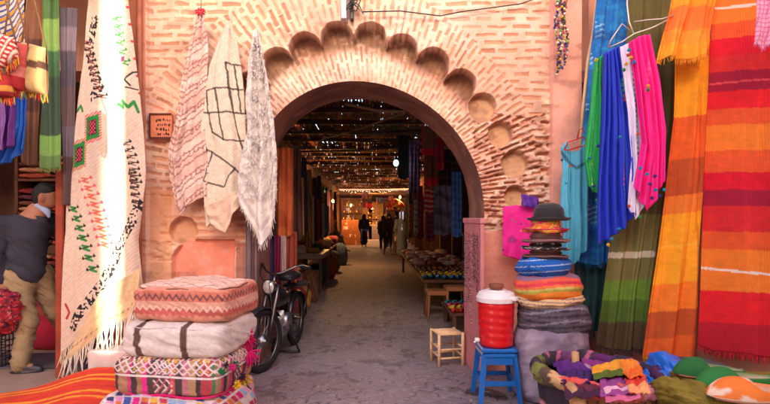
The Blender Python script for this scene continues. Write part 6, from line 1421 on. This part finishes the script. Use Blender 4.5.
for i, (cn, c, x0, y0, x1, y1, Y) in enumerate((('magenta', (176, 40, 100), 419, 196, 424, 232, 9.2), ('white patterned', (190, 176, 170), 414, 200, 418, 234, 10.8), ('orange', (206, 110, 50), 409, 204, 413, 232, 12.8))):
    hang('short_scarf', x0, y0, x1, y1, Y, S(*c), '%s short scarf hung in front of the robes on the right of the alley' % cn, 'scarf', 'right', S(*[v * .6 for v in c]), per=6, seed=70 + i, shape=.9)

# right hand stall: rows of leather poufs and slippers on boards stepping down to the viewer
G = 'goods spread on the right hand stall'
table('display_table', .70, 1.85, 7.4, 13.2, .50, 'long low stall table covered with rows of leather goods on the right')
table('display_table', .92, 1.70, 6.15, 7.0, .26, 'short low table with bright slippers nearest the mauve board')
for i in range(14):      # rosy leather cushions at the back
    for j in range(4):
        y = 9.2 + i * .285; x = .82 + j * .27 + .04 * math.sin(i * 2); t = (i + j) % 4
        nm, c = [('rose', (234, 178, 174)), ('brown', (168, 92, 80)), ('cream', (244, 226, 214)), ('wine', (176, 66, 80))][t]
        b = MB(); rr = rd.uniform(.10, .135); b.lathe([(0, 0), (rr * .8, .0), (rr, .035), (rr * .82, .07), (rr * .3, .085), (0, .08)], (x, y, .502 + rd.uniform(0, .05)), 12, col=S(*c) * rd.uniform(.8, 1.1), wob=lambda a, z: .05 * math.sin(a * 6))
        tag(b.build('leather_cushion', PAINT, None, True), '%s leather cushion, %s row from the front, %s on the right stall' % (nm, ORD[i], ['path side', 'second in', 'third in', 'wall side'][j]), 'cushion', G + ', ' + nm + ' cushions')
def babouche(x, y, z, rz, c, lab, grp, L=.25):
    b = MB(); b.M = Matrix.Translation((x, y, z)) @ Matrix.Rotation(rz, 4, 'Z'); V = []; nx, na = 9, 8
    for i in range(nx):
        t = i / (nx - 1); hw = .045 * math.sin(math.pi * min(max(t ** .8, .04), .97)) ** .5; ht = .05 * (1 - t) ** .3 * (1 - .6 * (t > .5))
        for k in range(na): a = 2 * math.pi * k / na; V.append((t * L - L / 2, hw * math.cos(a), .01 + (ht * math.sin(a) if math.sin(a) > 0 else .01 * math.sin(a))))
    Fc = [(i * na + k, i * na + (k + 1) % na, (i + 1) * na + (k + 1) % na, (i + 1) * na + k) for i in range(nx - 1) for k in range(na)]
    b.add(V, Fc, c); tag(b.build('slipper', PAINT, None, True), lab, 'slipper', grp)
rows = [('yellow', (240, 190, 30), 8.15, 1), ('purple', (96, 40, 80), 8.42, 0), ('blue', (20, 130, 180), 7.62, 2), ('yellow', (232, 186, 40), 7.88, 1), ('wine', (126, 36, 60), 8.7, 0), ('orange', (226, 120, 50), 8.95, 1), ('brown', (96, 54, 48), 9.12, 0)]
for (cn, c, y, sh) in rows:
    for j in range(11): babouche(.76 + .098 * j, y + .03 * math.sin(j), .505 + rd.uniform(0, .012), R(90) + rd.uniform(-.15, .15), S(*c) * rd.uniform(.85, 1.05), '%s leather slipper, %s from the path in the %s row of the right stall' % (cn, ORD[j], {7.62: 'front', 7.88: 'second', 8.15: 'third', 8.42: 'fourth', 8.7: 'fifth', 8.95: 'sixth', 9.12: 'last'}[y]), G + ', ' + cn + ' slippers at %d cm' % int(y * 100), .24)
for (cn, c, y) in [('red', (216, 44, 50), 6.45), ('yellow', (226, 186, 50), 6.65), ('pink', (210, 60, 120), 6.85), ('turquoise', (40, 140, 160), 7.05)]:
    for j in range(7): babouche(.98 + .098 * j, y - .22 + .02 * math.sin(j), .265, R(90) + rd.uniform(-.2, .2), S(*c), '%s slipper, %s from the path on the short low table nearest the board' % (cn, ORD[j]), G + ', ' + cn + ' on the short table', .2)
wm = mat('brown_stool', S(160, 104, 64), .6, var=.2)
def bench_stool(x, y, h, w_, lab):
    r = empty('wooden_stool', (x, y, 0), lab, 'stool', 'brown stools before the right stall')
    b = MB(); b.box((x, y, h - .03), (w_, w_, .06), bev=.008); b.build('seat', wm, r)
    for sx in (-1, 1):
        for sy in (-1, 1): b = MB(); b.tube([(x + sx * (w_ / 2 - .03), y + sy * (w_ / 2 - .03), h - .05), (x + sx * (w_ / 2 - .01), y + sy * (w_ / 2 - .01), 0)], .016, 6); b.build('leg', wm, r, True)
bench_stool(X_at(437, 7.15), 7.15, .40, .30, 'brown wooden stool nearest the path before the right stall'); bench_stool(X_at(455, 7.1), 7.12, .46, .28, 'taller brown wooden stool beside the slippers on the right stall')
# plates and small wares on the shelves behind the right stall
for k in range(26):
    y = 6.6 + (k % 13) * .62; z = 1.065 if k < 13 else 1.615; cn, c = names[k % 8]; ware(2.42, y, z, .22, .3, .2, S(*c), '%s folded cloth, %s from the arch on the %s right hand shelf' % (cn, ORD[k % 13], 'lower' if k < 13 else 'upper'), 'cloths on the right shelves, ' + cn, 'cloth')
for k in range(26):
    y = 6.6 + (k % 13) * .62; z = 1.065 if k < 13 else 1.615; cn, c = names[(k * 3) % 8]; ware(-2.46, y, z, .22, .3, .2, S(*c), '%s folded cloth, %s from the arch on the %s left hand shelf' % (cn, ORD[k % 13], 'lower' if k < 13 else 'upper'), 'cloths on the left shelves, ' + cn, 'cloth')

# far end: lit stalls
def far():
    r = empty('stall_awning', (X_at(395, 20.5), 20.5, 0), 'red and orange rounded awning over a small stall at the far right', 'awning')
    nu, nv = 24, 16; U, W = np.meshgrid(np.linspace(0, 1, nu), np.linspace(0, 1, nv)); x0, x1 = X_at(384, 20.5), X_at(406, 20.5)
    x = x0 + (x1 - x0) * U; z = 1.78 + .42 * np.sin(np.pi * U) ** .6 * np.cos(W * 1.45); y = 21.2 - 1.2 * np.sin(W * 1.45)
    c = mixc(full(x, S(214, 70, 34)), S(240, 170, 60), np.abs(np.mod(U * 1.5 + W * .8, 1) - .5) < .12)
    mk('canopy', np.stack([x, y, z], -1).reshape(-1, 3), gridf(nu, nv), CLOTH, r, c.reshape(-1, 3), True, .01)
    for xx in (x0, x1): b = MB(); b.tube([(xx, 20.1, 0), (xx, 20.1, 1.82)], .02, 6); b.build('post', METAL, r)
    cc = [(196, 92, 60), (220, 160, 80), (120, 60, 50), (180, 130, 90), (90, 90, 110), (206, 70, 70), (150, 110, 60)]; nn = ['brick', 'amber', 'maroon', 'tan', 'slate', 'red', 'bronze']
    for i in range(20):      # clothes and lamps hung across the far end
        Y = rd.uniform(28, 34); px = 344 + (i * 37 % 53) * 1.0; z1 = rd.uniform(1.9, 2.7); hgt = rd.uniform(.5, 1.0); w_ = rd.uniform(.2, .45); k = i % 7
        x = X_at(px, Y)
        if abs(px - 372) < 9: z1 += .35; hgt *= .5
        U, W = np.meshgrid(np.linspace(0, 1, 8), np.linspace(0, 1, 8)); V = np.stack([x + (U - .5) * w_, Y + .03 * np.sin(U * 12 + i), z1 - W * hgt], -1)
        o = mk('hung_cloth', V.reshape(-1, 3), gridf(8, 8), CLOTH, None, (full(U, S(*cc[k])) * (.8 + .4 * fbm(U * 4, W * 4, i))[..., None]).reshape(-1, 3), True, .01); tag(o, '%s cloth hung among the lit stalls at the far end, %s from the left' % (nn[k], ORD[sorted((q_ * 37 % 53) for q_ in range(20)).index(i * 37 % 53)]), 'cloth', 'far end cloths, ' + nn[k])
    for i, (px, Y, w_, h, c) in enumerate(((352, 27, 1.1, 1.3, (170, 96, 50)), (360, 34, 1.6, .9, (140, 84, 52)), (379, 34, 1.4, 1.0, (110, 90, 80)), (392, 29, 1.0, 1.1, (130, 74, 50)))):
        r = empty('lit_stall', (X_at(px, Y), Y, 0), ['orange lit stall of brass wares at the far left', 'brown stall counter closing the far end, left of the robed person', 'stall counter with pale wares at the far end, right of the robed person', 'brown stall behind the pair of walkers'][i], 'stall')
        x = X_at(px, Y); b = MB(); b.box((x, Y, h / 2), (w_, .5, h), bev=.02); b.build('counter', mat('counter_%d' % i, S(*c), .7, var=.3), r)
        b = MB()
        for k in range(3): b.box((x, Y + .45, h + .35 + k * .38), (w_, .2, .03))
        b.box((x, Y + .56, 1.2), (w_, .04, 2.4)); b.build('shelves', WOOD, r)
        for k in range(12):
            b = MB(); s = rd.uniform(.05, .09); zz = h + .0 if k < 4 else h + .365 + (k % 2) * .38
            b.lathe([(0, 0), (s * .7, .01), (s, s * .8), (s * .5, s * 1.6), (s * .6, s * 2), (0, s * 2)], (x - w_ / 2 + .1 + (k % 6) * w_ / 6.4, Y + (0 if k < 4 else .42), zz), 9)
            o = b.build('brass_pot', mat('brass', S(206, 150, 70), .3, metal=.7), None, True); tag(o, 'brass pot on the ' + ['orange lit stall at the far left', 'brown stall counter at the far end', 'stall with pale wares at the far end', 'stall behind the pair of walkers'][i], 'pot', 'brass pots %s' % 'abcd'[i])
far()
# string of small bulbs under the far roof
def bulbs():
    r = empty('light_string', (0, 27.5, 2.7), 'string of tiny warm bulbs hung across the far end under the reeds', 'string lights'); b = MB(); pts = []
    for i in range(25): t = i / 24; x = -1.6 + 2.6 * t + rd.uniform(-.05, .05); pts.append(Vector((x, 27.4 + .6 * math.sin(t * 9), 2.90 - .10 * math.sin(t * math.pi * 3) ** 2 + rd.uniform(-.05, .05))))
    b.tube(pts, .006, 4); b.build('cable', METAL, r)
    for p in pts: b = MB(); b.ball(p - Vector((0, 0, .03)), .016, 6); b.build('tiny_bulb', mat('tiny_glow', (1, .62, .3), .3, emit=1.2, var=0), r, True)
bulbs()
# left shop interior: shelves of folded blankets, crate, red cloths on the floor
def shop_goods():
    r = empty('blanket_shelf', (-3.1, 6.6, 0), 'tall shelf of folded red brown blankets behind the walking man', 'shelf'); b = MB()
    for z in (.2, .62, 1.04, 1.46, 1.88): b.box((-3.35, 6.7, z), (2.3, .5, .03))
    b.build('boards', WOOD, r)
    for x in (-4.5, -2.2): b = MB(); b.box((x, 6.7, 1.1), (.04, .5, 2.2)); b.build('side_board', WOOD, r)
    cols = [('dark red', (120, 30, 34)), ('brown', (96, 54, 44)), ('brick', (150, 66, 48)), ('plum', (84, 36, 54)), ('tan', (160, 112, 84))]
    for s in range(5):
        for c_ in range(5):
            for k in range(4):
                cn, c = cols[(s * 3 + c_ + k * 2) % 5]; ware(-4.3 + c_ * .44, 6.62, .22 + s * .42 + k * .075 - .005, .40, .4, .07, S(*c), '%s folded blanket, %s from bottom, %s pile from left, %s shelf behind walking man' % (cn, ORD[k], ORD[c_], ['lowest', 'second', 'third', 'fourth', 'top'][s]), 'folded blankets, ' + cn, 'blanket', name='folded_blanket', c2=S(*[v * 1.3 for v in c]))
    for i, (px, py, Y, c, lab) in enumerate(((52, 345, 5.6, (176, 30, 60), 'crimson cloth heap on the shop floor behind the man'), (60, 318, 5.9, (150, 60, 50), 'rust cloth heap on the shop floor near the cream rug'), (44, 300, 6.1, (110, 40, 50), 'maroon cloth heap leaning on the blanket shelf'))):
        x = X_at(px, Y); ware(x, Y, 0, .5, .4, .3 + .12 * i, S(*c), lab, 'cloth heaps in the left shop', 'cloth', name='cloth_heap')
    r = empty('wire_crate', (X_at(2, 4.9), 4.95, 0), 'dark wire crate on the ground at the far left edge', 'crate'); b = MB(); x = X_at(0, 4.95); 
    for k in range(7): z = .03 + k * .055; b.tube([(x - .35, 4.75, z), (x + .16, 4.75, z), (x + .16, 5.1, z), (x - .35, 5.1, z)], .006, 5, closed=True)
    for k in range(12): xx = x - .35 + k * .046; b.tube([(xx, 4.75, .02), (xx, 4.75, .37)], .005, 5)
    for k in range(8): yy = 4.75 + k * .05; b.tube([(x + .16, yy, .02), (x + .16, yy, .37)], .005, 5)
    b.build('wire_sides', METAL, r)
    softbox('ground_mat', (-3.1, 5.0, .012), (1.5, .5, .02), lambda q, p, V: full(q[:, 0], S(96, 84, 96)) * (.8 + .4 * n3(V, 12, 2))[:, None], CLOTH, None, n=16, e=8, puff=0, lump=.004); tag(bpy.data.objects['ground_mat'], 'flat grey blue mat on the shop floor under the walking man', 'mat')
shop_goods()

def litter():
    rd = random.Random(21); b = MB()
    for i in range(150):
        y = rd.uniform(3.9, 9); x = rd.choice([rd.gauss(-.85, .12), rd.gauss(.72, .10), rd.uniform(-.8, .7)]) * (1 if y < 6 else 1.1)
        s = rd.uniform(.004, .014); c = rd.choice([(206, 186, 160), (150, 120, 80), (60, 50, 46), (180, 60, 60), (120, 110, 100)])
        b.box((x, y, .006 + s * .2), (s, s * rd.uniform(.3, 1.5), s * .3), rz=rd.uniform(0, 3), rx=rd.uniform(-.3, .3), col=S(*c))
    tag(b.build('litter', PAINT, None), 'scraps of straw, paper and thread strewn on the path', 'litter', None, 'stuff')
litter()
